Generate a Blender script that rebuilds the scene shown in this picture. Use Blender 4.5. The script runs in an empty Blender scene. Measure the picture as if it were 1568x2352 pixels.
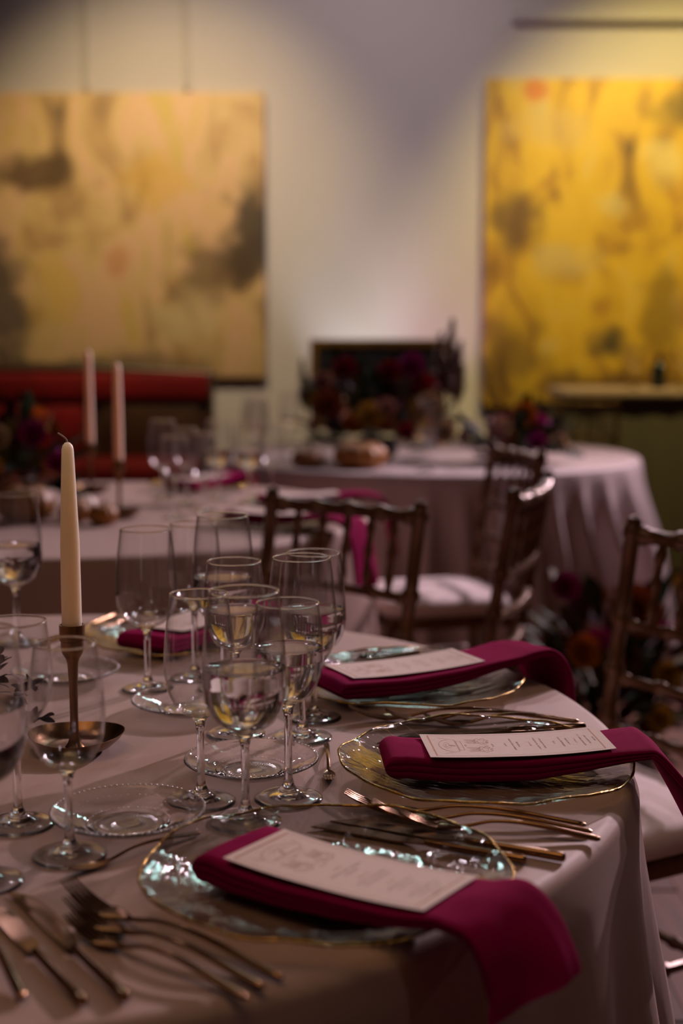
import bpy, bmesh, math, random
from math import sin, cos, pi, radians, sqrt, atan2
from mathutils import Vector, Matrix, noise
random.seed(7)
S = bpy.context.scene
COL = S.collection

# ------------------------------------------------------------------ camera
cam_d = bpy.data.cameras.new('camera'); cam = bpy.data.objects.new('camera', cam_d); COL.objects.link(cam)
cam.location = (0, 0, 1.226); cam.rotation_euler = (radians(90 - 7.326), 0, 0)
cam_d.sensor_fit = 'VERTICAL'; cam_d.sensor_height = 36; cam_d.sensor_width = 24
cam_d.lens = 50.0
cam_d.dof.use_dof = True; cam_d.dof.focus_distance = 1.53; cam_d.dof.aperture_fstop = 2.8
S.camera = cam
# ------------------------------------------------------------------ world, exposure
W = bpy.data.worlds.new('world'); S.world = W; W.use_nodes = True
W.node_tree.nodes['Background'].inputs[0].default_value = (0.9, 0.62, 0.5, 1)
W.node_tree.nodes['Background'].inputs[1].default_value = 0.02
S.view_settings.view_transform = 'Standard'; S.view_settings.look = 'None'
S.view_settings.exposure = 0.0; S.view_settings.gamma = 1.0; S.view_settings.use_curve_mapping = False
cy = S.cycles
cy.max_bounces = 28; cy.transmission_bounces = 24; cy.transparent_max_bounces = 48
cy.diffuse_bounces = 3; cy.glossy_bounces = 5
cy.caustics_reflective = False; cy.caustics_refractive = True
cy.blur_glossy = 0.6; cy.sample_clamp_indirect = 4.0; cy.sample_clamp_direct = 0
# ------------------------------------------------------------------ lights
def aim(o, tgt):
    d = Vector(tgt) - o.location
    o.rotation_euler = d.to_track_quat('-Z', 'Y').to_euler()
def area(name, loc, tgt, sx, sy, energy, col, spread=180):
    d = bpy.data.lights.new(name, 'AREA'); d.shape = 'RECTANGLE'; d.size = sx; d.size_y = sy
    d.energy = energy; d.color = col; d.spread = radians(spread)
    o = bpy.data.objects.new(name, d); COL.objects.link(o); o.location = loc; aim(o, tgt); return o
def spot(name, loc, tgt, energy, col, ang, blend, rad=0.04):
    d = bpy.data.lights.new(name, 'SPOT'); d.energy = energy; d.color = col
    d.spot_size = radians(ang); d.spot_blend = blend; d.shadow_soft_size = rad
    o = bpy.data.objects.new(name, d); COL.objects.link(o); o.location = loc; aim(o, tgt); return o
spot('stage_spot', (4.1, 7.5, 3.6), (0.05, 1.35, 0.75), 1400, (0.98, 0.72, 0.82), 68, 1.0, 0.07)
for px, py, pz, w in ((2.0, 6.8, 3.3, 170), (3.4, 5.6, 3.0, 200), (0.95, 7.0, 3.5, 60), (-1.6, 6.9, 3.4, 14)):
    spot('stage_spot', (px, py, pz), (px * 0.04 - 0.1, 2.7, 0.75), w, (0.96, 0.71, 0.82), 80, 0.7, 0.06)
area('mint_light', (0.35, 6.8, 3.5), (-0.1, 1.6, 0.75), 0.55, 0.25, 1.7, (0.62, 1.0, 0.95), 100)
area('ambient_fill', (-0.6, 1.0, 3.9), (-0.3, 1.5, 0.0), 2.2, 2.2, 5.8, (1.0, 0.60, 0.28), 85)  # fill light added for the ambient level, not a ceiling fitting
spot('painting_spot', (-0.9, 5.9, 3.95), (-1.0, 8.0, 1.45), 270, (1.0, 0.74, 0.36), 62, 0.9)
spot('painting_spot', (1.85, 5.9, 3.95), (1.85, 8.0, 1.40), 390, (1.0, 0.77, 0.27), 62, 0.7)
spot('wall_wash', (0.3, 5.6, 3.95), (0.0, 8.0, 2.3), 110, (1.0, 0.84, 0.84), 84, 1.0)
spot('uplight', (0.08, 7.60, 0.55), (0.08, 7.99, 1.5), 27, (0.86, 0.88, 1.0), 62, 1.0, 0.05)
spot('uplight_violet', (0.50, 7.60, 0.55), (0.54, 7.99, 1.7), 15, (0.82, 0.42, 1.0), 62, 1.0, 0.05)
for px, py, tx, ty, w in ((-0.9, 6.6, -0.4, 3.9, 26), (0.3, 6.9, -0.2, 4.2, 30)):
    spot('ceiling_spot', (px, py, 3.85), (tx, ty, 0.75), w, (1.0, 0.82, 0.92), 46, 0.8, 0.05)
for px, py, w in ((-2.3, 0.3, 14), (1.9, -0.6, 16), (-1.9, 3.0, 16), (2.6, 2.6, 20)):
    spot('ceiling_spot', (px, py, 3.85), (-0.2, 1.55, 0.75), w, (0.92, 0.74, 0.86), 34, 0.8, 0.05)

# ------------------------------------------------------------------ helpers
class MB:
    """collects geometry and links it as ONE mesh object"""
    def __init__(s): s.v = []; s.f = []; s.mi = []; s.cur = 0
    def add(s, vs, fs):
        b = len(s.v); s.v += [tuple(p) for p in vs]
        for f in fs: s.f.append(tuple(b + i for i in f)); s.mi.append(s.cur)
        return s
    def box(s, c, d, rz=0, bev=0.0):
        bm = bmesh.new(); bmesh.ops.create_cube(bm, size=1)
        bmesh.ops.scale(bm, vec=d, verts=bm.verts)
        if bev > 0: bmesh.ops.bevel(bm, geom=bm.edges[:], offset=bev, segments=2, affect='EDGES', profile=0.5)
        bm.transform(Matrix.Translation(c) @ Matrix.Rotation(rz, 4, 'Z'))
        bm.verts.index_update()
        s.add([v.co[:] for v in bm.verts], [[v.index for v in f.verts] for f in bm.faces]); bm.free(); return s
    def lathe(s, prof, n=48, c=(0, 0, 0), closed=False, fn=None):
        """prof: (r, z) list; poles where r == 0"""
        vs, fs, rings = [], [], []
        for r, z in prof:
            if r <= 1e-7: rings.append([len(vs)]); vs.append((c[0], c[1], c[2] + z))
            else:
                ring = []
                for k in range(n):
                    a = 2 * pi * k / n; rr, zz = (r, z) if fn is None else fn(r, z, a)
                    ring.append(len(vs)); vs.append((c[0] + rr * cos(a), c[1] + rr * sin(a), c[2] + zz))
                rings.append(ring)
        prs = list(zip(rings[:-1], rings[1:]))
        if closed: prs.append((rings[-1], rings[0]))
        for A, B in prs:
            for k in range(n):
                k2 = (k + 1) % n
                if len(A) == 1 and len(B) == 1: continue
                if len(A) == 1: fs.append((A[0], B[k2], B[k]))
                elif len(B) == 1: fs.append((A[k], A[k2], B[0]))
                else: fs.append((A[k], A[k2], B[k2], B[k]))
        return s.add(vs, fs)
    def tube(s, pts, rad, n=8, closed=False, caps=True, flat=1.0, up=(0, 0, 1)):
        pts = [Vector(p) for p in pts]; N = len(pts)
        if not hasattr(rad, '__len__'): rad = [rad] * N
        vs, fs = [], []; prev = Vector(up)
        for i, p in enumerate(pts):
            if closed: t = pts[(i + 1) % N] - pts[i - 1]
            else: t = pts[min(i + 1, N - 1)] - pts[max(i - 1, 0)]
            t.normalize(); x = prev.cross(t)
            if x.length < 1e-4: x = Vector((1, 0, 0)).cross(t)
            if x.length < 1e-4: x = Vector((0, 1, 0)).cross(t)
            x.normalize(); y = t.cross(x)
            for k in range(n):
                a = 2 * pi * k / n; q = p + x * (cos(a) * rad[i]) + y * (sin(a) * rad[i] * flat); vs.append(q[:])
        M = N if closed else N - 1
        for i in range(M):
            j = (i + 1) % N
            for k in range(n):
                k2 = (k + 1) % n; fs.append((i * n + k, i * n + k2, j * n + k2, j * n + k))
        if caps and not closed: fs += [tuple(range(n - 1, -1, -1)), tuple(range((N - 1) * n, N * n))]
        return s.add(vs, fs)
    def grid(s, rows, closed_u=False, flip=False):
        """rows of equal length point lists"""
        m = len(rows[0]); vs = [p for r in rows for p in r]; fs = []
        for i in range(len(rows) - 1):
            for k in range(m if closed_u else m - 1):
                k2 = (k + 1) % m; q = (i * m + k, i * m + k2, (i + 1) * m + k2, (i + 1) * m + k)
                fs.append(q[::-1] if flip else q)
        return s.add(vs, fs)
    def mesh(s, name, mats, smooth=True, ang=None):
        me = bpy.data.meshes.new(name); me.from_pydata(s.v, [], s.f)
        for m in (mats if isinstance(mats, (list, tuple)) else [mats]): me.materials.append(m)
        me.polygons.foreach_set('material_index', s.mi)
        bm = bmesh.new(); bm.from_mesh(me); bmesh.ops.recalc_face_normals(bm, faces=bm.faces[:]); bm.to_mesh(me); bm.free()
        if smooth:
            me.polygons.foreach_set('use_smooth', [True] * len(me.polygons))
            if ang: me.set_sharp_from_angle(angle=radians(ang))
        me.update(); return me
    def build(s, name, mats, parent=None, smooth=True, ang=40):
        return link(name, s.mesh(name, mats, smooth, ang), parent)
def link(name, me, parent=None):
    o = bpy.data.objects.new(name, me); COL.objects.link(o)
    if parent: o.parent = parent
    return o
def empty(name, loc=(0, 0, 0), rz=0):
    o = bpy.data.objects.new(name, None); COL.objects.link(o); o.location = loc; o.rotation_euler = (0, 0, rz)
    o.empty_display_size = 0.05; return o
def tag(o, label, cat, group=None):
    o['label'] = label; o['category'] = cat
    if group: o['group'] = group
    return o
def struct(o): o['kind'] = 'structure'; return o
def copy_tree(o, parent=None):
    c = o.copy(); COL.objects.link(c)
    if parent: c.parent = parent
    for ch in list(o.children): copy_tree(ch, c)
    return c
class Proto:
    """first call hands out the original, later calls copies"""
    def __init__(s, o): s.o = o; s.used = False
    def put(s, loc, rz=0, label=None, group=None, scale=None):
        if s.used: c = copy_tree(s.o)
        else: c = s.o; s.used = True
        c.location = loc; c.rotation_euler = (0, 0, rz)
        if scale: c.scale = (scale,) * 3 if not hasattr(scale, '__len__') else scale
        if label: c['label'] = label
        if group: c['group'] = group
        return c
def sstep(a, b, x):
    t = min(1, max(0, (x - a) / (b - a))); return t * t * (3 - 2 * t)
def interp(tab, x):
    if x <= tab[0][0]: return tab[0][1]
    for (a, p), (b, q) in zip(tab[:-1], tab[1:]):
        if x <= b: t = (x - a) / (b - a); return p + (q - p) * t
    return tab[-1][1]
def smooth_path(P, n=6):
    P = [Vector(p) for p in P]; out = []
    for i in range(len(P) - 1):
        p0, p1, p2, p3 = P[max(i - 1, 0)], P[i], P[i + 1], P[min(i + 2, len(P) - 1)]
        for k in range(n):
            t = k / n
            out.append(0.5 * ((2 * p1) + (p2 - p0) * t + (2 * p0 - 5 * p1 + 4 * p2 - p3) * t * t + (3 * p1 - p0 - 3 * p2 + p3) * t ** 3))
    out.append(P[-1]); return out

# ------------------------------------------------------------------ materials
def newmat(name):
    m = bpy.data.materials.new(name); m.use_nodes = True; nt = m.node_tree
    return m, nt, nt.nodes, nt.links, nt.nodes['Principled BSDF']
def pmat(name, col, rough=0.5, metal=0.0, noise_amt=0.0, noise_scale=20, bump=0.0, bump_scale=80, sheen=0.0, sub=0.0, spec=0.5, col2=None):
    m, nt, N, L, P = newmat(name)
    P.inputs['Base Color'].default_value = (*col, 1); P.inputs['Roughness'].default_value = rough
    P.inputs['Metallic'].default_value = metal; P.inputs['Specular IOR Level'].default_value = spec
    if sheen: P.inputs['Sheen Weight'].default_value = sheen
    if sub:
        P.inputs['Subsurface Weight'].default_value = sub; P.inputs['Subsurface Scale'].default_value = 0.03; P.inputs['Subsurface Radius'].default_value = (1.0, 0.8, 0.6)
    tc = N.new('ShaderNodeTexCoord')
    if noise_amt or col2:
        nz = N.new('ShaderNodeTexNoise'); nz.inputs['Scale'].default_value = noise_scale; nz.inputs['Detail'].default_value = 4
        L.new(tc.outputs['Object'], nz.inputs['Vector'])
        mx = N.new('ShaderNodeMix'); mx.data_type = 'RGBA'
        c2 = col2 or tuple(c * (1 - noise_amt) for c in col)
        mx.inputs['A'].default_value = (*c2, 1); mx.inputs['B'].default_value = (*col, 1)
        cr = N.new('ShaderNodeMapRange'); cr.inputs['From Min'].default_value = 0.3; cr.inputs['From Max'].default_value = 0.7
        L.new(nz.outputs['Fac'], cr.inputs['Value']); L.new(cr.outputs[0], mx.inputs['Factor']); L.new(mx.outputs['Result'], P.inputs['Base Color'])
    if bump:
        nb = N.new('ShaderNodeTexNoise'); nb.inputs['Scale'].default_value = bump_scale; nb.inputs['Detail'].default_value = 3
        L.new(tc.outputs['Object'], nb.inputs['Vector'])
        bp = N.new('ShaderNodeBump'); bp.inputs['Strength'].default_value = bump; bp.inputs['Distance'].default_value = 0.002
        L.new(nb.outputs['Fac'], bp.inputs['Height']); L.new(bp.outputs[0], P.inputs['Normal'])
    return m
def cloth_mat(name, col, rough=0.5, rib=900, bump=0.25, sheen=0.3, spec=0.35):
    m, nt, N, L, P = newmat(name)
    P.inputs['Base Color'].default_value = (*col, 1); P.inputs['Roughness'].default_value = rough
    P.inputs['Sheen Weight'].default_value = sheen; P.inputs['Sheen Roughness'].default_value = 0.4
    P.inputs['Specular IOR Level'].default_value = spec
    tc = N.new('ShaderNodeTexCoord'); wv = N.new('ShaderNodeTexWave'); wv.wave_type = 'BANDS'; wv.bands_direction = 'X'
    wv.inputs['Scale'].default_value = rib; wv.inputs['Distortion'].default_value = 0.5
    nz = N.new('ShaderNodeTexNoise'); nz.inputs['Scale'].default_value = 500
    L.new(tc.outputs['Object'], wv.inputs['Vector']); L.new(tc.outputs['Object'], nz.inputs['Vector'])
    ad = N.new('ShaderNodeMath'); ad.operation = 'ADD'; L.new(wv.outputs['Fac'], ad.inputs[0]); L.new(nz.outputs['Fac'], ad.inputs[1])
    bp = N.new('ShaderNodeBump'); bp.inputs['Strength'].default_value = bump; bp.inputs['Distance'].default_value = 0.0006
    L.new(ad.outputs[0], bp.inputs['Height']); L.new(bp.outputs[0], P.inputs['Normal'])
    return m
def thin_glass(name, refr=0.12, tint=(0.96, 0.97, 0.96), edge=(0.55, 0.53, 0.5), bump=0.0, bscale=40, stretch=(1, 1, 1), rough=0.02, epow=4.0, ior=1.5):
    """thin walled glass: fresnel reflection over see-through, a little real refraction"""
    m, nt, N, L, P = newmat(name); N.remove(P); out = N['Material Output']
    tr = N.new('ShaderNodeBsdfTransparent'); gl = N.new('ShaderNodeBsdfGlossy'); rf = N.new('ShaderNodeBsdfRefraction')
    gl.inputs['Roughness'].default_value = rough; rf.inputs['Roughness'].default_value = 0.0; rf.inputs['IOR'].default_value = 1.45
    gl.inputs['Color'].default_value = (1, 1, 1, 1); rf.inputs['Color'].default_value = (*tint, 1)
    lw = N.new('ShaderNodeLayerWeight'); lw.inputs['Blend'].default_value = 0.5
    ec = N.new('ShaderNodeMix'); ec.data_type = 'RGBA'; ec.inputs['A'].default_value = (*tint, 1); ec.inputs['B'].default_value = (*edge, 1)
    pw = N.new('ShaderNodeMath'); pw.operation = 'POWER'; pw.inputs[1].default_value = epow; L.new(lw.outputs['Facing'], pw.inputs[0]); L.new(pw.outputs[0], ec.inputs['Factor']); L.new(ec.outputs['Result'], tr.inputs['Color'])
    m1 = N.new('ShaderNodeMixShader'); m1.inputs[0].default_value = refr
    L.new(tr.outputs[0], m1.inputs[1]); L.new(rf.outputs[0], m1.inputs[2])
    fr = N.new('ShaderNodeFresnel'); gm = N.new('ShaderNodeNewGeometry'); io = N.new('ShaderNodeMapRange')
    io.inputs['To Min'].default_value = ior; io.inputs['To Max'].default_value = 1 / ior
    L.new(gm.outputs['Backfacing'], io.inputs['Value']); L.new(io.outputs[0], fr.inputs['IOR'])
    if not refr: m1.inputs[0].default_value = 0
    m2 = N.new('ShaderNodeMixShader'); L.new(fr.outputs[0], m2.inputs[0]); L.new(m1.outputs[0], m2.inputs[1]); L.new(gl.outputs[0], m2.inputs[2])
    L.new(m2.outputs[0], out.inputs['Surface'])
    if bump:
        tc = N.new('ShaderNodeTexCoord'); mp = N.new('ShaderNodeMapping'); mp.inputs['Scale'].default_value = stretch
        nz = N.new('ShaderNodeTexNoise'); nz.inputs['Scale'].default_value = bscale; nz.inputs['Detail'].default_value = 2
        nz.inputs['Distortion'].default_value = 1.2
        L.new(tc.outputs['Object'], mp.inputs['Vector']); L.new(mp.outputs[0], nz.inputs['Vector'])
        bp = N.new('ShaderNodeBump'); bp.inputs['Strength'].default_value = bump; bp.inputs['Distance'].default_value = 0.004
        L.new(nz.outputs['Fac'], bp.inputs['Height'])
        for nd in (gl, rf, fr): L.new(bp.outputs[0], nd.inputs['Normal'])
    return m
def solid_glass(name, ior=1.45, col=(1, 1, 1), rough=0.07):
    m, nt, N, L, P = newmat(name); N.remove(P)
    g = N.new('ShaderNodeBsdfGlass'); g.inputs['IOR'].default_value = ior; g.inputs['Roughness'].default_value = rough; g.inputs['Color'].default_value = (*col, 1)
    L.new(g.outputs[0], N['Material Output'].inputs['Surface']); return m
M = {}
M['cloth'] = cloth_mat('satin_tablecloth', (0.40, 0.275, 0.225), 0.5, 420, 0.3, 0.10, 0.2)
M['litcloth'] = cloth_mat('lit_satin_tablecloth', (0.58, 0.475, 0.46), 0.45, 420, 0.3, 0.2, 0.28)  # lit copy of the cloth: stronger light on the far table put into the colour
M['napkin'] = cloth_mat('burgundy_linen', (0.27, 0.004, 0.070), 0.9, 700, 0.5, 0.0, 0.04)
M['bowl'] = thin_glass('wine_glass_bowl', 0.0, (0.99, 0.99, 0.99), (0.66, 0.64, 0.62), rough=0.085)
M['bowlfar'] = thin_glass('hazy_wine_glass_bowl', 0.0, (0.99, 0.99, 0.99), (0.62, 0.6, 0.58), rough=0.2)
M['bead'] = thin_glass('glass_bead', 0.0, (0.97, 0.97, 0.97), (0.9, 0.9, 0.9), rough=0.22, ior=2.6)
M['stem'] = solid_glass('wine_glass_stem', 1.48)
M['water'] = solid_glass('still_water', 1.333)
M['charger'] = thin_glass('rippled_charger_glass', 0.25, (0.97, 0.96, 0.95), (0.8, 0.76, 0.7), 0.65, 50, (1.0, 0.3, 1), 0.06, 2.0)
M['dish'] = solid_glass('pressed_dish_glass', 1.45, (1, 1, 1), 0.025)
M['gold'] = pmat('gilded_rim', (0.60, 0.36, 0.08), 0.18, 1.0, 0.75, 70, 0.9, 130)
M['brass'] = pmat('dark_gold_cutlery', (0.30, 0.165, 0.08), 0.17, 1.0, 0.3, 40)
M['holder'] = pmat('aged_brass', (0.29, 0.155, 0.065), 0.3, 1.0, 0.35, 30, 0.15, 120)
M['wax'] = pmat('ivory_wax', (0.88, 0.73, 0.57), 0.5, 0, 0.05, 10, sub=1.0)
M['waxpink'] = pmat('blush_wax', (0.84, 0.64, 0.54), 0.5, 0, 0.05, 10, sub=1.0)
M['wick'] = pmat('cotton_wick', (0.62, 0.45, 0.36), 0.9, 0, 0.3, 300)
M['paper'] = pmat('menu_paper', (0.66, 0.54, 0.47), 0.7, 0, 0.06, 200)
M['ink'] = pmat('brown_ink', (0.16, 0.085, 0.06), 0.8, 0, 0.1, 200)
M['copper'] = pmat('copper_ink', (0.42, 0.16, 0.05), 0.6, 0, 0.1, 200)
M['chair'] = pmat('antique_gold_chair_paint', (0.15, 0.07, 0.028), 0.3, 0.3, 0.35, 25, 0.1, 60)
M['cushion'] = cloth_mat('ivory_cushion', (0.72, 0.60, 0.57), 0.7, 500, 0.3)
M['red'] = pmat('red_velvet', (0.20, 0.006, 0.008), 0.7, 0, 0.4, 8, 0.2, 60, sheen=0.05, spec=0.15)
M['walnut'] = pmat('dark_walnut', (0.07, 0.032, 0.016), 0.4, 0, 0.5, 14, 0.1, 60)
M['floor'] = None
M['greycloth'] = cloth_mat('grey_green_bar_cloth', (0.115, 0.098, 0.07), 0.65, 300, 0.3)
M['bartop'] = cloth_mat('taupe_bar_top_cloth', (0.42, 0.30, 0.24), 0.6, 300, 0.3)
M['leafdark'] = pmat('plum_leaf', (0.05, 0.012, 0.022), 0.5, 0, 0.4, 30, spec=0.12)
M['leaf'] = pmat('dark_green_leaf', (0.025, 0.05, 0.018), 0.5, 0, 0.5, 15, spec=0.12)
M['leafolive'] = pmat('olive_leaf', (0.09, 0.08, 0.025), 0.55, 0, 0.4, 15, spec=0.12)
M['plume'] = pmat('dried_brown_plume', (0.14, 0.07, 0.045), 0.8, 0, 0.4, 40)
for n, c in dict(magenta=(0.45, 0.02, 0.26), crimson=(0.36, 0.012, 0.03), orange=(0.75, 0.27, 0.04), mustard=(0.72, 0.48, 0.08), blush=(0.62, 0.36, 0.30), rust=(0.45, 0.14, 0.03), cream=(0.78, 0.62, 0.4)).items():
    M[n] = pmat(n + '_petal', c, 0.65, 0, 0.35, 40)
M['pumpkin'] = pmat('pumpkin_skin', (0.42, 0.17, 0.025), 0.45, 0, 0.35, 12)
M['pumpkindark'] = pmat('bronze_pumpkin_skin', (0.30, 0.13, 0.03), 0.45, 0, 0.4, 12)
M['pumpkinwhite'] = pmat('ivory_pumpkin_skin', (0.62, 0.50, 0.40), 0.45, 0, 0.15, 12)
M['twig'] = pmat('brown_stalk', (0.12, 0.075, 0.03), 0.7, 0, 0.4, 40)
M['bottle'] = pmat('black_bottle_glass', (0.012, 0.016, 0.02), 0.12, 0, 0.1, 20)
M['board'] = pmat('black_slate_board', (0.012, 0.014, 0.02), 0.5, 0, 0.3, 8)
M['gilt'] = pmat('gilt_frame', (0.36, 0.20, 0.04), 0.4, 0.6, 0.4, 30, 0.2, 50)
M['ceramic'] = pmat('dark_ceramic', (0.05, 0.035, 0.03), 0.5, 0, 0.3, 20)
M['trim'] = pmat('wall_trim_paint', (0.50, 0.46, 0.44), 0.6, 0, 0.05, 5)
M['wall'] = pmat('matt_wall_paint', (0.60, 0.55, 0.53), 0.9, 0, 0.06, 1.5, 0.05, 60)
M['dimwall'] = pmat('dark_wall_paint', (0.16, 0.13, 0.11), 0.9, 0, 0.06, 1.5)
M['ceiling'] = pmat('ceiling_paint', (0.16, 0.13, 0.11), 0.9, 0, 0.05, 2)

def wood_floor():
    m, nt, N, L, P = newmat('parquet_wood'); tc = N.new('ShaderNodeTexCoord')
    mp = N.new('ShaderNodeMapping'); mp.inputs['Scale'].default_value = (14, 1.2, 1)
    nz = N.new('ShaderNodeTexNoise'); nz.inputs['Scale'].default_value = 3; nz.inputs['Detail'].default_value = 6
    L.new(tc.outputs['Object'], mp.inputs[0]); L.new(mp.outputs[0], nz.inputs[0])
    oi = N.new('ShaderNodeObjectInfo')
    cr = N.new('ShaderNodeValToRGB'); cr.color_ramp.elements[0].position = 0.3; cr.color_ramp.elements[1].position = 0.75
    cr.color_ramp.elements[0].color = (0.060, 0.022, 0.010, 1); cr.color_ramp.elements[1].color = (0.16, 0.056, 0.024, 1)
    L.new(nz.outputs['Fac'], cr.inputs[0])
    hv = N.new('ShaderNodeHueSaturation'); mr = N.new('ShaderNodeMapRange'); mr.inputs['To Min'].default_value = 0.7; mr.inputs['To Max'].default_value = 1.25
    L.new(oi.outputs['Random'], mr.inputs['Value']); L.new(mr.outputs[0], hv.inputs['Value']); L.new(cr.outputs[0], hv.inputs['Color'])
    L.new(hv.outputs[0], P.inputs['Base Color']); P.inputs['Roughness'].default_value = 0.6; P.inputs['Specular IOR Level'].default_value = 0.2
    return m
M['floor'] = wood_floor()

def painting_mat(name, ramp, blobs, scale=2.2):
    """abstract brushwork: a stretched noise ramp with soft patches of paint"""
    m, nt, N, L, P = newmat(name); P.inputs['Roughness'].default_value = 0.6
    tc = N.new('ShaderNodeTexCoord'); mp = N.new('ShaderNodeMapping'); mp.inputs['Rotation'].default_value = (0, 0.6, 0); mp.inputs['Scale'].default_value = (1.5, 1, 0.8)
    L.new(tc.outputs['Object'], mp.inputs[0])
    nz = N.new('ShaderNodeTexNoise'); nz.inputs['Scale'].default_value = scale; nz.inputs['Detail'].default_value = 5; nz.inputs['Distortion'].default_value = 1.0
    L.new(mp.outputs[0], nz.inputs[0])
    cr = N.new('ShaderNodeValToRGB'); e = cr.color_ramp.elements
    e[0].position, e[0].color = ramp[0][0], (*ramp[0][1], 1); e[1].position, e[1].color = ramp[-1][0], (*ramp[-1][1], 1)
    for p, c in ramp[1:-1]: k = e.new(p); k.color = (*c, 1)
    L.new(nz.outputs['Fac'], cr.inputs[0]); cur = cr.outputs[0]
    n2 = N.new('ShaderNodeTexNoise'); n2.inputs['Scale'].default_value = 5; n2.inputs['Detail'].default_value = 4
    L.new(tc.outputs['Object'], n2.inputs[0])
    for (bx, bz, rx, rz_, col, st) in blobs:
        m2 = N.new('ShaderNodeMapping'); m2.vector_type = 'TEXTURE'; m2.inputs['Location'].default_value = (bx, 0, bz); m2.inputs['Scale'].default_value = (rx, 1, rz_)
        L.new(tc.outputs['Object'], m2.inputs[0])
        vm = N.new('ShaderNodeVectorMath'); vm.operation = 'LENGTH'; L.new(m2.outputs[0], vm.inputs[0])
        ad = N.new('ShaderNodeMath'); ad.operation = 'MULTIPLY_ADD'; L.new(n2.outputs['Fac'], ad.inputs[0]); ad.inputs[1].default_value = 2.2
        L.new(vm.outputs['Value'], ad.inputs[2])
        mr = N.new('ShaderNodeMapRange'); mr.inputs['From Min'].default_value = 1.55; mr.inputs['From Max'].default_value = 2.15
        mr.inputs['To Min'].default_value = st; mr.inputs['To Max'].default_value = 0; L.new(ad.outputs[0], mr.inputs['Value'])
        mx = N.new('ShaderNodeMix'); mx.data_type = 'RGBA'; mx.inputs['B'].default_value = (*col, 1)
        L.new(mr.outputs[0], mx.inputs['Factor']); L.new(cur, mx.inputs['A']); cur = mx.outputs['Result']
    L.new(cur, P.inputs['Base Color'])
    bp = N.new('ShaderNodeBump'); bp.inputs['Strength'].default_value = 0.3; bp.inputs['Distance'].default_value = 0.01
    L.new(n2.outputs['Fac'], bp.inputs['Height']); L.new(bp.outputs[0], P.inputs['Normal'])
    return m

# ------------------------------------------------------------------ the room
WY = 8.0
struct(MB().box((0, 2.5, -0.12), (10.4, 11.4, 0.2)).build('floor', M['floor'], smooth=False))
fl = bpy.data.objects['floor']
plank = MB().box((0, 0, 0), (0.119, 1.19, 0.02), 0, 0.0015).mesh('plank', M['floor'], False)
for i in range(14):          # boards where the floor shows beside the table
    for j in range(3):
        p = link('plank', plank, fl); p.location = (0.2 + 0.12 * i, 1.2 + 1.2 * j + (0.6 if i % 2 else 0), -0.0095)
struct(MB().box((0, WY + 0.1, 2.0), (10.4, 0.2, 4.2)).build('wall_back', M['wall'], smooth=False))
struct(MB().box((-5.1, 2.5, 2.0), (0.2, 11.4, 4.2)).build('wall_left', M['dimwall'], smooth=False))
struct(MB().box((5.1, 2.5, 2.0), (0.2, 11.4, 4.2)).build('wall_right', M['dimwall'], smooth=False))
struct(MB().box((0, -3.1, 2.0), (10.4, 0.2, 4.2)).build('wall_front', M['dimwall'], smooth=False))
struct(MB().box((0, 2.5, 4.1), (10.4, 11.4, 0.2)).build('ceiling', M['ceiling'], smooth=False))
struct(MB().box((0, WY - 0.008, 0.06), (10, 0.016, 0.12), 0, 0.004).build('baseboard_back', M['trim'], smooth=False))
# faint upright joints of the wall panelling and the ledge over the right painting
struct(MB().box((-0.84, WY - 0.012, 3.2), (0.03, 0.024, 1.36), 0, 0.005).build('trim_1', M['trim'], smooth=False))
struct(MB().box((-1.39, WY - 0.012, 3.2), (0.03, 0.024, 1.36), 0, 0.005).build('trim_2', M['trim'], smooth=False))
t = struct(MB().box((1.62, WY - 0.03, 2.90), (1.4, 0.06, 0.05), 0, 0.006).build('trim_3', M['trim'], smooth=False))

# ------------------------------------------------------------------ paintings
def painting(name, x0, x1, z0, z1, mat, label, d=0.05):
    r = empty(name, ((x0 + x1) / 2, WY - d / 2 - 0.004, (z0 + z1) / 2)); w, h = x1 - x0, z1 - z0
    MB().box((0, 0, 0), (w, d, h), 0, 0.006).build('canvas', mat, r, ang=30)
    b = MB()
    for sx in (-1, 1): b.box((sx * (w / 2 - 0.03), d / 2 - 0.004, 0), (0.03, 0.012, h - 0.05))
    for sz in (-1, 1): b.box((0, d / 2 - 0.004, sz * (h / 2 - 0.03)), (w - 0.09, 0.012, 0.03))
    b.build('stretcher_bar', M['walnut'], r, smooth=False)
    return tag(r, label, 'painting', 'large abstract paintings on the back wall')
PL = painting_mat('tan_abstract_paint',
    [(0.30, (0.20, 0.13, 0.07)), (0.41, (0.50, 0.31, 0.13)), (0.49, (0.66, 0.46, 0.20)), (0.57, (0.72, 0.45, 0.27)), (0.68, (0.62, 0.44, 0.12))],
    [(-0.36, 0.34, 0.29, 0.15, (0.07, 0.035, 0.012), 0.85), (0.80, -0.02, 0.22, 0.36, (0.045, 0.03, 0.02), 0.9), (0.64, -0.18, 0.28, 0.2, (0.10, 0.06, 0.03), 0.7), (-0.60, -0.38, 0.16, 0.5, (0.08, 0.06, 0.06), 0.85),
     (0.25, 0.30, 0.2, 0.2, (0.68, 0.40, 0.05), 0.6), (-0.3, -0.28, 0.16, 0.2, (0.68, 0.45, 0.06), 0.5), (0.05, -0.12, 0.10, 0.10, (0.55, 0.2, 0.1), 0.5), (0.2, -0.7, 0.5, 0.09, (0.2, 0.14, 0.06), 0.6), (-0.2, -0.72, 0.5, 0.07, (0.13, 0.10, 0.08), 0.7), (0.4, -0.45, 0.22, 0.16, (0.62, 0.50, 0.26), 0.6)])
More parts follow.
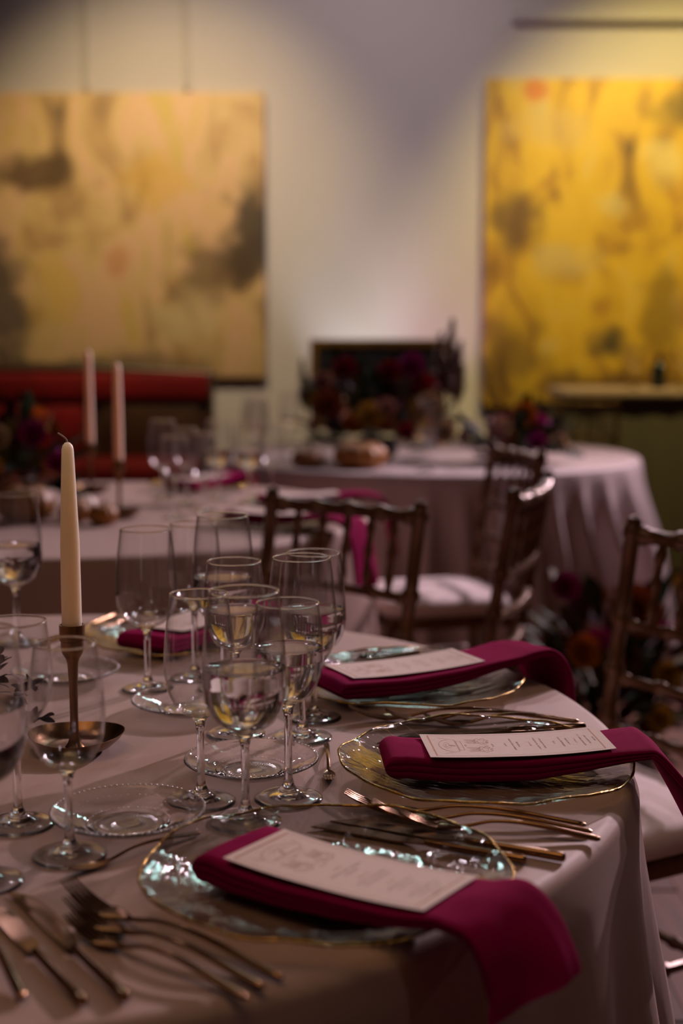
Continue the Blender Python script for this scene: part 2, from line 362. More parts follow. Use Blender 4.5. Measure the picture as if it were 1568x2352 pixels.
PR = painting_mat('golden_abstract_paint',
    [(0.31, (0.14, 0.075, 0.02)), (0.41, (0.48, 0.26, 0.03)), (0.49, (0.68, 0.42, 0.03)), (0.58, (0.74, 0.47, 0.035)), (0.70, (0.66, 0.48, 0.16))],
    [(-0.80, 0.10, 0.16, 0.2, (0.13, 0.07, 0.03), 0.8), (-0.28, -0.55, 0.13, 0.1, (0.05, 0.04, 0.03), 0.9), (0.10, 0.72, 0.26, 0.12, (0.12, 0.08, 0.015), 0.75), (-0.02, -0.35, 0.14, 0.3, (0.22, 0.13, 0.02), 0.7), (-0.80, -0.6, 0.22, 0.24, (0.2, 0.11, 0.03), 0.7), (-0.3, -0.80, 0.5, 0.12, (0.16, 0.08, 0.03), 0.8),
     (-0.62, 0.62, 0.24, 0.14, (0.60, 0.42, 0.14), 0.6), (0.0, 0.45, 0.16, 0.13, (0.80, 0.64, 0.25), 0.7), (-0.72, 0.83, 0.09, 0.07, (0.65, 0.17, 0.03), 0.8), (0.2, 0.2, 0.15, 0.3, (0.70, 0.36, 0.08), 0.6), (-0.28, 0.22, 0.13, 0.08, (0.66, 0.52, 0.2), 0.7), (-0.55, -0.08, 0.2, 0.12, (0.62, 0.48, 0.2), 0.6), (0.26, -0.3, 0.18, 0.2, (0.42, 0.2, 0.03), 0.6)], 2.8)
painting('painting', -2.15, -0.42, 0.96, 2.50, PL, 'tan and peach abstract canvas with dark patches above the red bench')
painting('painting', 0.785, 2.75, 0.80, 2.575, PR, 'saturated golden yellow abstract canvas behind the draped bar')

# ------------------------------------------------------------------ tablecloths
def tablecloth(name, c, R, mat, label, nf, seed, top=0.75, floor=0.006, flare=0.07, amp=0.045, group='pale tablecloths on the round tables', folds=None):
    rnd = random.Random(seed); ph = [rnd.uniform(0, 6.28) for _ in range(6)]
    def fold(a):
        if folds: return folds(a)
        w = a + 0.22 * sin(2 * a + ph[0]) + 0.12 * sin(3 * a + ph[1])
        v = 0.5 + 0.5 * cos(nf * w + ph[2]); return (v ** 2.4) * (0.75 + 0.25 * sin(2 * a + ph[3]))
    n = 300; rows = []
    prof = [(0.0, 0.0)] + [(R * k / 12, 0.0) for k in range(1, 12)]
    er = 0.016
    for k in range(7): a = k / 6 * pi / 2; prof.append((R - er + er * sin(a), -er + er * cos(a)))
    zs = [-0.03, -0.05, -0.08, -0.12, -0.17, -0.23, -0.30, -0.38, -0.47, -0.57, -0.66, -(top - floor)]
    vs_rows = []
    for r, z in prof[1:]: vs_rows.append([(r * cos(2 * pi * k / n), r * sin(2 * pi * k / n), z + 0.0006 * noise.noise((r * cos(2 * pi * k / n) * 9, r * sin(2 * pi * k / n) * 9, seed))) for k in range(n)])
    for z in zs:
        t = (-z) / (top - floor); row = []
        g = sstep(0.01, 0.55, t)
        for k in range(n):
            a = 2 * pi * k / n; f = fold(a)
            r = R + 0.004 + flare * (0.15 * t + 0.85 * t * t) * 0.5 + amp * g * (f - 0.25) + flare * t * f * 0.55
            row.append((r * cos(a), r * sin(a), z))
        vs_rows.append(row)
    b = MB(); b.grid(vs_rows, True, True)
    base = len(b.v); b.v.append((0, 0, 0))
    for k in range(n): b.f.append((k, (k + 1) % n, base)); b.mi.append(0)
    o = b.build(name, mat, ang=180); o.location = (c[0], c[1], top)
    return tag(o, label, 'tablecloth', group)
TC = (-0.41, 1.622)
def main_folds(a):
    d = math.degrees((a + pi) % (2 * pi) - pi)
    v = 0
    for c0, w, h in ((-6, 5, 1.0), (-19, 4.5, 0.9), (-31, 4, 0.95), (-43, 6, 0.55), (-62, 9, 0.3), (-82, 9, 0.3), (-101, 8, 0.4), (6, 4, 0.5), (36, 6, 0.2), (50, 6, 0.2), (75, 6, 0.2), (95, 7, 0.5), (118, 7, 0.9), (140, 7, 0.7), (162, 7, 0.9), (-175, 7, 0.8), (-150, 7, 0.8), (-126, 7, 0.7)):
        dd = (d - c0 + 180) % 360 - 180; v += h * math.exp(-(dd / w) ** 2)
    return min(v, 1.1)
tablecloth('tablecloth', TC, 0.740, M['cloth'], 'taupe satin tablecloth on the nearest round table under the sharp menu', 14, 3, folds=main_folds, flare=0.06, amp=0.05)
T2 = (-0.70, 3.70); T3 = (0.335, 5.45)
tablecloth('tablecloth', T2, 0.775, M['cloth'], 'blurred taupe tablecloth on the middle table with two taper candles', 15, 5, flare=0.03, amp=0.03)
tablecloth('tablecloth', T3, 0.80, M['litcloth'], 'tablecloth tinted paler as if brightly lit, with deep pointed folds on the farthest round table', 27, 11, flare=0.12, amp=0.12)

# ------------------------------------------------------------------ wine glasses
def glass_shape(H, rim, mx, bowl0, zmax, foot=0.035, fill=0.0, st=0.0042, bm=None):
    """H total, rim radius, widest radius at zmax, bowl starts at bowl0"""
    ctrl = [(0.0, bowl0), (0.010, bowl0 + 0.0006), (0.020, bowl0 + 0.0042), (mx * 0.74, bowl0 + 0.0125), (mx * 0.92, bowl0 + 0.027), (mx * 0.99, bowl0 + 0.042), (mx, zmax),
            (mx * 0.985, zmax + 0.25 * (H - zmax)), (rim + (mx - rim) * 0.55, zmax + 0.62 * (H - zmax)), (rim, H)]
    P = smooth_path([(r, 0, z) for r, z in ctrl], 5); outer = [(max(p.x, 0), p.z) for p in P]; outer[0] = (0, bowl0)
    th = 0.0011
    inner = []
    for i, (r, z) in enumerate(outer):
        zz = z + (0.0016 if r < 0.02 else 0.0016 * max(0, 1 - (r - 0.02) / 0.02)); inner.append((max(r - th, 0) if i else 0, zz))
    def rad(z): return interp([(q, p) for p, q in inner if True], z)
    prof = outer + [(rim - th / 2, H + 0.0006)] + inner[::-1]
    bowl = MB().lathe(prof, 56).mesh('bowl', bm, True, 60)
    zs = [0.010, 0.02, 0.035, 0.055, bowl0 - 0.014, bowl0 - 0.006, bowl0 - 0.0004]
    stem_p = [(foot, 0.0), (foot, 0.0018), (foot * 0.93, 0.0032), (foot * 0.6, 0.0052), (0.012, 0.0085), (0.0068, 0.014), (st, 0.024), (st * 0.93, bowl0 * 0.6), (st, bowl0 - 0.016), (0.0062, bowl0 - 0.006), (0.0105, bowl0 + 0.0002), (0.0, bowl0 + 0.0004)]
    sp = smooth_path([(r, 0, z) for r, z in stem_p[2:-1]], 3)
    foot_prof = [(0, 0.0004), (foot * 0.97, 0.0004)] + stem_p[:2] + [(p.x, p.z) for p in sp if p.z <= 0.0141]
    k = foot_prof[-1]; foot_prof.append((0, k[1]))
    stem_prof = [(0, k[1] + 0.0001), (k[0], k[1] + 0.0001)] + [(p.x, p.z) for p in sp if p.z > 0.0142] + [(0.0, bowl0 - 0.0002)]
    stem_prof = [(r, min(z, bowl0 - 0.0002)) for r, z in stem_prof]
    foot_m = MB().lathe(foot_prof, 48).mesh('foot', M['stem'], True, 50)
    stem_m = MB().lathe(stem_prof, 24).mesh('stem', M['stem'], True, 60)
    water = None
    if fill:
        wl = [(max(r - 0.0002, 0), z + 0.0002) for r, z in inner if z < fill]; wr = rad(fill) - 0.0002
        wp = wl + [(wr, fill), (wr - 0.0006, fill - 0.0007), (wr * 0.5, fill - 0.0010), (0, fill - 0.0010)]; wp[0] = (0, wp[0][1])
        water = MB().lathe(wp, 56).mesh('water', M['water'], True, 50)
    rim_m = MB().tube([((rim - 0.0005) * cos(2 * pi * k / 56), (rim - 0.0005) * sin(2 * pi * k / 56), H + 0.0004) for k in range(56)], 0.00105, 6, True).mesh('rim', M['stem'], True, 180)
    return bowl, stem_m, foot_m, water, rim_m
GS = {}
def wine_glass(kind, fill, far=False):
    key = (kind, fill, far)
    if key not in GS:
        H, rim, mx, b0, zm = dict(A=(0.222, 0.0334, 0.0410, 0.088, 0.139), B=(0.212, 0.0288, 0.0357, 0.090, 0.142), C=(0.200, 0.0315, 0.0364, 0.100, 0.145))[kind]
        GS[key] = (glass_shape(H, rim, mx, b0, zm, fill=(b0 + fill if fill else 0), bm=M['bowlfar' if far else 'bowl']), H)
    (b, s, f, w, rm), H = GS[key]
    g = empty('wine_glass'); link('rim', rm, link('bowl', b, g)); link('stem', s, g); link('foot', f, g)
    if w: link('water', w, g)
    return g, H
TOP = 0.7507
GROUP1 = 'wine glasses on the nearest table'
def put_glass(kind, fill, x, y, H, label, group=GROUP1, z=TOP, rz=0):
    g, h0 = wine_glass(kind, fill, group != GROUP1); g.location = (x, y, z); s = H / h0; g.scale = (min(1.0, s + 0.04) if s < 1 else 1.0,) * 2 + (s,); g.rotation_euler = (0, 0, rz)
    return tag(g, label, 'wine glass', group)
put_glass('B', 0, -0.142, 1.392, 0.214, 'slender empty wine glass left of the big front water goblet')
put_glass('A', 0.062, -0.093, 1.332, 0.228, 'big front goblet half full of water, nearest of the centre cluster')
put_glass('C', 0.056, -0.054, 1.402, 0.203, 'shorter water filled wine glass right of the big front goblet')
put_glass('C', 0.046, -0.125, 1.634, 0.207, 'wine glass with water standing directly behind the big front goblet')
put_glass('A', 0.0, -0.046, 1.620, 0.214, 'tall empty goblet with the highest rim at the right of the centre cluster')
put_glass('A', 0.060, -0.034, 1.706, 0.206, 'water filled goblet behind the tall goblet, rightmost of the cluster')
put_glass('A', 0, -0.257, 1.846, 0.215, 'empty goblet right of the ivory candle before the dark napkin')
put_glass('A', 0.058, -0.155, 1.838, 0.234, 'blurred goblet with water at the back of the cluster, second right of the candle')
put_glass('C', 0, -0.200, 1.903, 0.214, 'blurred wine glass at the very back between two goblets beyond the candle')
put_glass('A', 0.060, -0.493, 2.122, 0.229, 'water filled goblet at the left edge beside the candle top')
put_glass('B', 0, -0.247, 1.244, 0.197, 'clear empty wine glass in front of the brass candle holder')
put_glass('A', 0.070, -0.310, 1.180, 0.222, 'water filled goblet cut by the left edge beside the clear wine glass')
put_glass('C', 0, -0.312, 1.325, 0.200, 'wine glass behind the left edge goblet before the plum sprig')

# ------------------------------------------------------------------ charger plates
def charger(seed, R=0.158):
    rn = random.Random(seed); ph = [rn.uniform(0, 6.28) for _ in range(5)]
    wob = lambda a: 1 + 0.008 * sin(3 * a + ph[0]) + 0.006 * sin(7 * a + ph[1]) + 0.004 * sin(13 * a + ph[2])
    wz = lambda a: 0.0018 * sin(4 * a + ph[3]) + 0.0012 * sin(9 * a + ph[4]) + 0.0006 * sin(17 * a)
    prof = []
    for k in range(26):
        r = R * k / 25; z = 0.0045 + 0.0175 * sstep(0.55, 1.05, r / R) ** 1.2; prof.append((r, z))
    def fn_side(off):
        def fn(r, z, a):
            t = r / R; rip = 0.0005 * noise.noise((r * cos(a) * 60, r * sin(a) * 25, seed + off * 10)) * sstep(0.1, 0.3, t)
            return r * (1 + (wob(a) - 1) * t ** 2), z + wz(a) * t ** 3 + rip + off * 0.0032
        return fn
    b = MB(); n = 120
    b.lathe(prof, n, fn=fn_side(0)); b.lathe(prof, n, fn=fn_side(-1))
    m = MB(); pts = []; rads = []
    for k in range(160):
        a = 2 * pi * k / 160; r, z = fn_side(0)(R, prof[-1][1], a); pts.append((r * cos(a), r * sin(a), z - 0.0012))
        rads.append(0.0014 + 0.0006 * noise.noise((cos(a) * 14, sin(a) * 14, seed)))
    m.tube(pts, rads, 8, True)
    return b.mesh('plate', M['charger'], True, 180), m.mesh('gilded_rim', M['gold'], True, 180)
CH = [charger(s) for s in (3, 8, 21)]
# settings of the nearest table: charger centre, direction the napkin points (outward), words
SET = [dict(c=(-0.0135, 1.170), a=(-0.006, 1.128), n=-36, w='the front setting, blurred menu', k=0),
       dict(c=(0.156, 1.484), a=(0.156, 1.474), n=3, w='the right-hand setting, sharp menu', k=1),
       dict(c=(0.082, 1.846), a=(0.080, 1.824), n=28, w='the far right setting by the spindle chair', k=2),
       dict(c=(-0.236, 2.125), a=(-0.232, 2.120), n=62, w='the far left setting behind the candle', k=1),
       dict(c=(-0.412, 0.985), a=(-0.412, 0.985), n=-80, w='the setting cut by the lower left corner', k=0)]
CG = 'gold rimmed glass charger plates'
def put_charger(c, k, label, rz=0, group=CG, z=TOP):
    o = empty('charger_plate', (c[0], c[1], z), rz); link('gilded_rim', CH[k][1], link('plate', CH[k][0], o))
    return tag(o, label, 'plate', group)
for i, s in enumerate(SET): put_charger(s['c'], s['k'], 'rippled glass charger with gilded rim at ' + s['w'], 0.9 * i)

# ------------------------------------------------------------------ napkins: a folded strip laid along +X (outward), hanging past the edge
def napkin(pth, wid, thk, twist=None, end_shift=None, seed=1, nose=True):
    """pth: (x, z) centre line of the TOP surface; wid/thk tables by arc length; twist table in radians; layered edge"""
    P = smooth_path([(p[0], p[2] if len(p) > 2 else 0, p[1]) for p in pth], 8)
    L = [0]
    for a, b in zip(P[:-1], P[1:]): L.append(L[-1] + (b - a).length)
    T = L[-1]; rows = []
    sec = []
    nw = 12
    for k in range(nw + 1): sec.append((-0.5 + k / nw, 0))
    side = [(0.515, -0.10), (0.52, -0.22), (0.512, -0.33), (0.508, -0.345), (0.512, -0.36), (0.517, -0.5), (0.513, -0.63), (0.508, -0.65), (0.512, -0.67), (0.515, -0.85), (0.50, -0.97)]
    bot = [(0.3, -1.0), (0.0, -1.0), (-0.3, -1.0)]
    sec = sec + side + bot + [(-x, y) for x, y in side[::-1]]
    for i, p in enumerate(P):
        t = (P[min(i + 1, len(P) - 1)] - P[max(i - 1, 0)]).normalized(); s = L[i] / T
        side_v = Vector((0, 1, 0)); side_v = (side_v - t * side_v.dot(t)).normalized()
        tw = interp(twist, s) if twist else 0
        side_v = Matrix.Rotation(tw, 3, t) @ side_v; up = t.cross(side_v); 
        if up.z < 0 and abs(tw) < 1.2 and s < 0.4: up = -up
        w = interp(wid, s); th = interp(thk, s)
        if nose and L[i] < 0.014:
            q = L[i] / 0.014; th2 = th * sqrt(max(0.02, 1 - (1 - q) ** 2))
        else: th2 = th
        off = -(th - th2) / 2; row = []
        sh = interp(end_shift, s) if end_shift else 0
        for x, y in sec:
            wr = 0.0016 * noise.noise((s * 9 + seed, x * 3.0, seed)) * (1 if s > 0.05 else 0)
            crown = 0.0022 * (1 - (2 * x) ** 2) if y == 0 else 0
            crown += (0.010 * math.exp(-((x - 0.22) / 0.16) ** 2) - 0.006 * math.exp(-((x + 0.12) / 0.2) ** 2)) * sstep(0.80, 0.97, s)
            row.append((p + t * (sh * x) + side_v * (x * w) + up * (off + y * th2 + crown + wr))[:])
        rows.append(row)
    b = MB(); m = len(sec); b.grid(rows, True)
    for r0 in (0, (len(rows) - 1) * m): b.f.append(tuple(range(r0, r0 + m))); b.mi.append(0)
    return b.mesh('napkin', M['napkin'], True, 60)
ZP = 0.0065      # inside of the plate above the table
# x runs outward from the charger centre; z is the top of the cloth
base = [(-0.118, 0.035), (-0.10, 0.0345), (-0.05, 0.031), (0.0, 0.030), (0.06, 0.032), (0.11, 0.0355), (0.150, 0.0395)]
nap_paths = {
 0: ([(-0.116, 0.035), (-0.095, 0.034)] + [(p[0] - 0.010, p[1] - 0.001) for p in base[2:-2]] + [(0.100, 0.034), (0.132, 0.0385), (0.157, 0.0385, -0.001), (0.176, 0.022, -0.003), (0.190, -0.004, -0.006), (0.195, -0.020, -0.010)], [(0, 0.090), (0.3, 0.094), (0.6, 0.094), (0.8, 0.084), (1, 0.074)], [(0, 0.025), (0.2, 0.020), (0.45, 0.016), (0.6, 0.011), (0.75, 0.009), (1, 0.007)], [(0, 0), (0.70, 0), (1, 0.6)]),
 1: ([(p[0] + 0.005, p[1]) for p in base] + [(0.174, 0.037), (0.197, 0.010, -0.003), (0.222, -0.030, -0.008), (0.243, -0.068, -0.014), (0.258, -0.098, -0.018)], [(0, 0.080), (0.3, 0.083), (0.6, 0.088), (1, 0.108)], [(0, 0.023), (0.35, 0.022), (0.5, 0.015), (0.62, 0.010), (1, 0.008)], [(0, 0), (0.66, 0.0), (1, -0.15)]),
 2: ([(p[0] + 0.0, p[1]) for p in base] + [(0.180, 0.044), (0.208, 0.040), (0.231, 0.012), (0.240, -0.035), (0.246, -0.085)], [(0, 0.098), (0.5, 0.100), (1, 0.105)], [(0, 0.021), (0.35, 0.019), (0.55, 0.011), (1, 0.008)], [(0, 0), (1, -0.1)]),
 3: (base + [(0.185, 0.036), (0.222, 0.020), (0.245, -0.02), (0.256, -0.07)], [(0, 0.092), (1, 0.10)], [(0, 0.024), (0.35, 0.019), (0.55, 0.011), (1, 0.008)], [(0, 0), (1, 0)]),
}
NG = 'burgundy napkins on the glass chargers'
nap_objs = {}
for i in (0, 1, 2, 3):
    p, w, th, tw = nap_paths[i]; s = SET[i]
    me = napkin(p, w, th, tw, [(0, 0), (0.7, 0), (1, -0.032)] if i == 0 else [(0, 0), (0.75, 0), (1, 0.02)], i + 2)
    o = link('napkin', me); o.location = (s['a'][0], s['a'][1], TOP + (0.0015 if i == 2 else 0)); o.rotation_euler = (0, 0, radians(s['n']))
    tag(o, 'folded burgundy napkin trailing off the table at ' + s['w'], 'napkin', NG); nap_objs[i] = o

# ------------------------------------------------------------------ menus
def text_mesh(body, size):
    c = bpy.data.curves.new('lettering', 'FONT'); c.body = body; c.size = size; c.align_x = 'CENTER'; c.align_y = 'CENTER'; c.resolution_u = 1
    o = bpy.data.objects.new('lettering', c); COL.objects.link(o); bpy.context.view_layer.update()
    me = bpy.data.meshes.new_from_object(o); vs = [v.co[:] for v in me.vertices]; fs = [list(p.vertices) for p in me.polygons]
    bpy.data.objects.remove(o); bpy.data.meshes.remove(me); bpy.data.curves.remove(c); return vs, fs
MW, ML = 0.084, 0.196
def menu_meshes(curve):
    """card lies along +X outward (top of the page toward -X), text reads across +Y; curve(x) gives the height"""
    nx = 24; b = MB(); rows = []
    th = 0.0005
    for i in range(nx + 1):
        x = -ML / 2 + ML * i / nx; z = curve(x)
        rows.append([(x, -MW / 2, z), (x, MW / 2, z), (x, MW / 2, z - th), (x, -MW / 2, z - th)])
    b.grid(rows, True); m = len(b.v); b.f += [(0, 1, 2, 3), (m - 4, m - 3, m - 2, m - 1)]; b.mi += [0, 0]
    card = b.mesh('card', M['paper'], True, 30)
    cop, ink = MB(), MB()
    e = 0.00012
    def P(x, y): return (x, y, curve(x) + e)
    def stroke(bld, pts, w=0.0005):
        for (x0, y0), (x1, y1) in zip(pts[:-1], pts[1:]):
            d = Vector((x1 - x0, y1 - y0)); l = d.length
            if l < 1e-6: continue
            n = Vector((-d.y, d.x)) / l * w / 2
            bld.add([P(x0 + n.x, y0 + n.y), P(x1 + n.x, y1 + n.y), P(x1 - n.x, y1 - n.y), P(x0 - n.x, y0 - n.y)], [(0, 1, 2, 3)])
    X0, X1, Y = -ML / 2 + 0.008, ML / 2 - 0.010, MW / 2 - 0.005
    stroke(cop, [(X0, -Y), (X0, Y)], 0.0016); stroke(cop, [(X1, -Y), (X1, Y)], 0.0013)
    for sy in (-1, 1):
        k = [(X0 + (X1 - X0) * i / 16, sy * Y) for i in range(17)]; stroke(cop, k, 0.0004)
    # line drawing: domed arch, inner arch, altar and two flower pots
    def stroke_art(pts, w=0.0005):      # drawing units squeezed onto the top third of the card
        stroke(cop, [(-0.0825 + (x + 0.07) * 0.50, y) for x, y in pts], w)
    ax = -0.046
    def arc(r, rx, cx=ax): return [(cx - rx * cos(t), r * sin(t)) for t in [(-pi / 2) + pi * k / 14 for k in range(15)]]
    stroke_art(arc(0.021, 0.024), 0.0006); stroke_art(arc(0.013, 0.014), 0.0003); stroke_art(arc(0.007, 0.010), 0.0005)
    for sy in (-1, 1): stroke_art([(ax - 0.020, sy * 0.029), (ax + 0.014, sy * 0.021)], 0.0004)
    stroke_art([(ax + 0.014, -0.021), (ax + 0.014, 0.021)], 0.0005)
    stroke_art([(ax + 0.016, -0.017), (ax + 0.016, 0.017), (ax + 0.026, 0.016), (ax + 0.026, -0.016), (ax + 0.016, -0.017)], 0.0004)
    for w_ in (0, 1, 2): stroke_art([(ax - 0.002 + w_ * 0.004, 0.0035 - 0.001 * w_), (ax + 0.002 + w_ * 0.004, -0.003)], 0.0007)
    stroke_art([(ax - 0.004, 0), (ax + 0.012, 0)], 0.0006); stroke_art([(ax + 0.029, 0), (ax + 0.036, 0)], 0.0006); stroke_art([(ax + 0.033, -0.004), (ax + 0.033, 0.004)], 0.0006)
    rn = random.Random(4)
    for sy in (-1, 1):
        cy0 = sy * 0.0145
        for k in range(8): stroke_art([(ax + 0.036 + rn.uniform(-.004, .004), cy0 + (k - 3.5) * 0.0023), (ax + 0.062 + rn.uniform(-.004, .004), cy0 + (k - 3.5) * 0.0018)], 0.00035)
        stroke_art([(ax + 0.070 + (0.014 + 0.004 * sin(9 * q)) * cos(q), cy0 + (0.009 + 0.002 * sin(7 * q)) * sin(q)) for q in [2 * pi * k / 36 for k in range(37)]], 0.0005)
        stroke_art([(ax + 0.070 + 0.007 * cos(q), cy0 + (0.005 + 0.001 * sin(5 * q)) * sin(q)) for q in [2 * pi * k / 18 for k in range(19)]], 0.0004)
    # monogram strokes, date and lines of small print: too small to read in the photograph, set as rows of short letter strokes
    for k, (a0, b0) in enumerate(((-0.0355, -0.0085), (-0.0345, -0.0035), (-0.0350, 0.0025), (-0.0340, 0.0075))):
        stroke(cop, [(a0, b0), (a0 + 0.0050, b0 + (0.0012 if k % 2 else -0.0008))], 0.00040)
    stroke(cop, [(-0.0300, 0.0065), (-0.0290, 0.0090), (-0.0310, 0.0098)], 0.0004)
    def row(bld, x, half, h=0.0019, dens=0.00105, w=0.00030):
        y = -half
        while y < half:
            if rn.random() > 0.15:
                stroke(bld, [(x - h * rn.uniform(.35, .6), y), (x + h * rn.uniform(.35, .55), y + rn.uniform(-.0003, .0003))], w)
                if rn.random() > 0.4: o_ = rn.choice((-.4, .0, .4)) * h; stroke(bld, [(x + o_, y), (x + o_, y + dens * 0.9)], w)
            y += dens
    for f, half, hd in ((.372, .005, 0), (.443, .005, 1), (.483, .021, 0), (.513, .009, 0), (.578, .0075, 1), (.616, .021, 0), (.647, .018, 0), (.712, .005, 1), (.753, .017, 0), (.786, .012, 0), (.83, .008, 1), (.864, .020, 0), (.897, .017, 0), (.932, .007, 0)):
        row(cop if hd else ink, -ML / 2 + ML * f, half)
    return card, cop.mesh('copper_print', M['copper'], False), ink.mesh('ink_print', M['ink'], False)
MG = 'menu cards lying on the napkins'
# per menu: offset along the napkin, sideways, turn, height of the napkin top
def put_menu(i, dx, dy, dr, curve, label, zo=0.0):
    zo += 0.0015 if i == 2 else 0
    s = SET[i]; a = radians(s['n']); r = empty('menu_card', (s['a'][0] + cos(a) * dx - sin(a) * dy, s['a'][1] + sin(a) * dx + cos(a) * dy, TOP + zo), a + radians(dr))
    card, cp, ik = menu_meshes(curve); cd = link('card', card, r); link('copper_print', cp, cd)['kind'] = 'stuff'; link('ink_print', ik, cd)['kind'] = 'stuff'
    return tag(r, label, 'menu', MG)
put_menu(0, 0.016, -0.002, 1, lambda x: 0.0352 + 0.50 * max(0, x) ** 2 + 0.55 * max(0, -x - 0.02) ** 2, 'blurred cream menu card on the front napkin, closest to the camera')
put_menu(1, 0.030, 0.0, 2, lambda x: 0.0352 + 0.50 * max(0, x + 0.01) ** 2 + 0.35 * max(0, -x - 0.03) ** 2, 'sharp cream menu card with copper line drawing on the right-hand napkin')
put_menu(2, 0.006, 0.004, -1, lambda x: 0.0352 + 0.45 * max(0, x) ** 2 + 0.5 * max(0, -x - 0.02) ** 2, 'cream menu card on the far right napkin below the bare chair back')
put_menu(3, 0.02, 0.0, 0, lambda x: 0.0364 + 0.45 * max(0, x) ** 2 + 0.5 * max(0, -x - 0.02) ** 2, 'cream menu card on the far left napkin, seen through wine glasses')

# ------------------------------------------------------------------ bread dishes of pressed glass
def bread_dish():
    R = 0.072
    prof = [(0, 0.004), (0.010, 0.004), (0.018, 0.0044), (0.026, 0.004), (0.030, 0.0048), (0.033, 0.004), (0.036, 0.0055), (0.039, 0.0048), (0.044, 0.0072), (0.048, 0.0076), (0.052, 0.0098), (0.055, 0.0100), (0.059, 0.0125), (0.063, 0.0135), (0.067, 0.0158), (R, 0.0175)]
    low = [(R + 0.0006, 0.0168), (0.067, 0.0134), (0.058, 0.0100), (0.048, 0.0052), (0.040, 0.0022), (0.036, 0.0004), (0.030, 0.0004), (0.0, 0.0010)]
    r = empty('bread_dish'); MB().lathe(prof + low, 72).build('plate', M['dish'], r, ang=35)
    b = MB(); nb = 78
    def bead(bld, rad, z, s, a):
        c = (rad * cos(a), rad * sin(a), z); vs = [(c[0], c[1], c[2] + s)]; fs = []
        for lv, (h, q) in enumerate(((0.45, 0.85), (-0.35, 0.95))):
            for k in range(6): vs.append((c[0] + q * s * cos(k * pi / 3), c[1] + q * s * sin(k * pi / 3), c[2] + h * s))
        for k in range(6):
            k2 = (k + 1) % 6; fs += [(0, 1 + k, 1 + k2), (1 + k, 7 + k, 7 + k2, 1 + k2)]
        bld.add(vs, fs)
    for k in range(nb): bead(b, R - 0.0012, 0.0178, 0.0019, 2 * pi * k / nb)
    for k in range(52): bead(b, 0.0375, 0.0062, 0.0012, 2 * pi * k / 52)
    for k in range(60): bead(b, 0.057, 0.0124, 0.0010, 2 * pi * k / 60)
    for k in range(44):
        a = 2 * pi * k / 44; b.tube([(0.012 * cos(a), 0.012 * sin(a), 0.0044), (0.027 * cos(a + .2), 0.027 * sin(a + .2), 0.0044)], 0.0005, 4)
    o = b.build('bead_border', M['bead'], r, ang=180); o['kind'] = 'stuff'
    return tag(r, 'beaded dish', 'dish', 'beaded glass bread dishes')
BD = Proto(bread_dish())
BD.put((-0.097, 1.487, TOP), 0, 'beaded clear glass bread dish behind the centre stems, in focus')
BD.put((-0.205, 1.319, TOP), 1, 'beaded clear glass bread dish at left, nearest the camera', scale=1.03)
BD.put((-0.190, 1.735, TOP), 2, 'beaded clear glass bread dish half hidden behind the empty slender wine glass')
BD.put((-0.375, 1.890, TOP), 3, 'beaded clear glass bread dish seen through the glass before the candle stem')

# ------------------------------------------------------------------ cutlery (lies along +X: tip at x=0, handle end at +X)
def fork(L, label_group):
    r = empty('fork'); k = L / 0.225
    head = MB(); nt = 4; wid = 0.0195 * k
    def zc(x): return 0.0035 + 0.016 * max(0, 1 - x / (0.055 * k)) ** 2 * k   # tips curve up
    for i in range(nt):
        y = -wid / 2 + wid * (i + 0.5) / nt; pts = []; rad = []
        for q in range(9):
            x = 0.046 * k * q / 8; pts.append((x, y * (0.86 + 0.14 * q / 8), zc(x))); rad.append(0.0007 + 0.0011 * min(1, q / 4))
        head.tube(pts, rad, 6)
    rows = []
    for q in range(9):
        x = (0.043 + 0.028 * q / 8) * k; w = wid * interp([(0, 1.0), (0.35, 1.0), (0.7, 0.62), (1, 0.22)], q / 8); z = zc(x) + 0.0015 * sin(pi * q / 8 * 0.5)
        rows.append([(x, -w / 2, z + 0.0018), (x, 0, z + 0.0006), (x, w / 2, z + 0.0018), (x, w / 2, z - 0.0008), (x, 0, z - 0.002), (x, -w / 2, z - 0.0008)])
    head.grid(rows, True); m = 6; head.f += [(0, 1, 2, 3, 4, 5), tuple(len(head.v) - 6 + j for j in range(6))]; head.mi += [0, 0]
    head.build('head', M['brass'], r, ang=50)
    P = smooth_path([(0.068 * k, 0, 0.0050), (0.082 * k, 0, 0.0080), (0.105 * k, 0, 0.0130), (0.135 * k, 0, 0.0140), (0.165 * k, 0, 0.0115), (0.195 * k, 0, 0.0070), (0.218 * k, 0, 0.0042), (0.225 * k, 0, 0.0036)], 4)
    rad = [interp([(0.068 * k, 0.0024), (0.1 * k, 0.0019), (0.14 * k, 0.0025), (0.2 * k, 0.0036), (0.221 * k, 0.0034), (0.225 * k, 0.0016)], p.x) for p in P]
    MB().tube(P, rad, 10, flat=0.85).build('handle', M['brass'], r, ang=60)
    return r
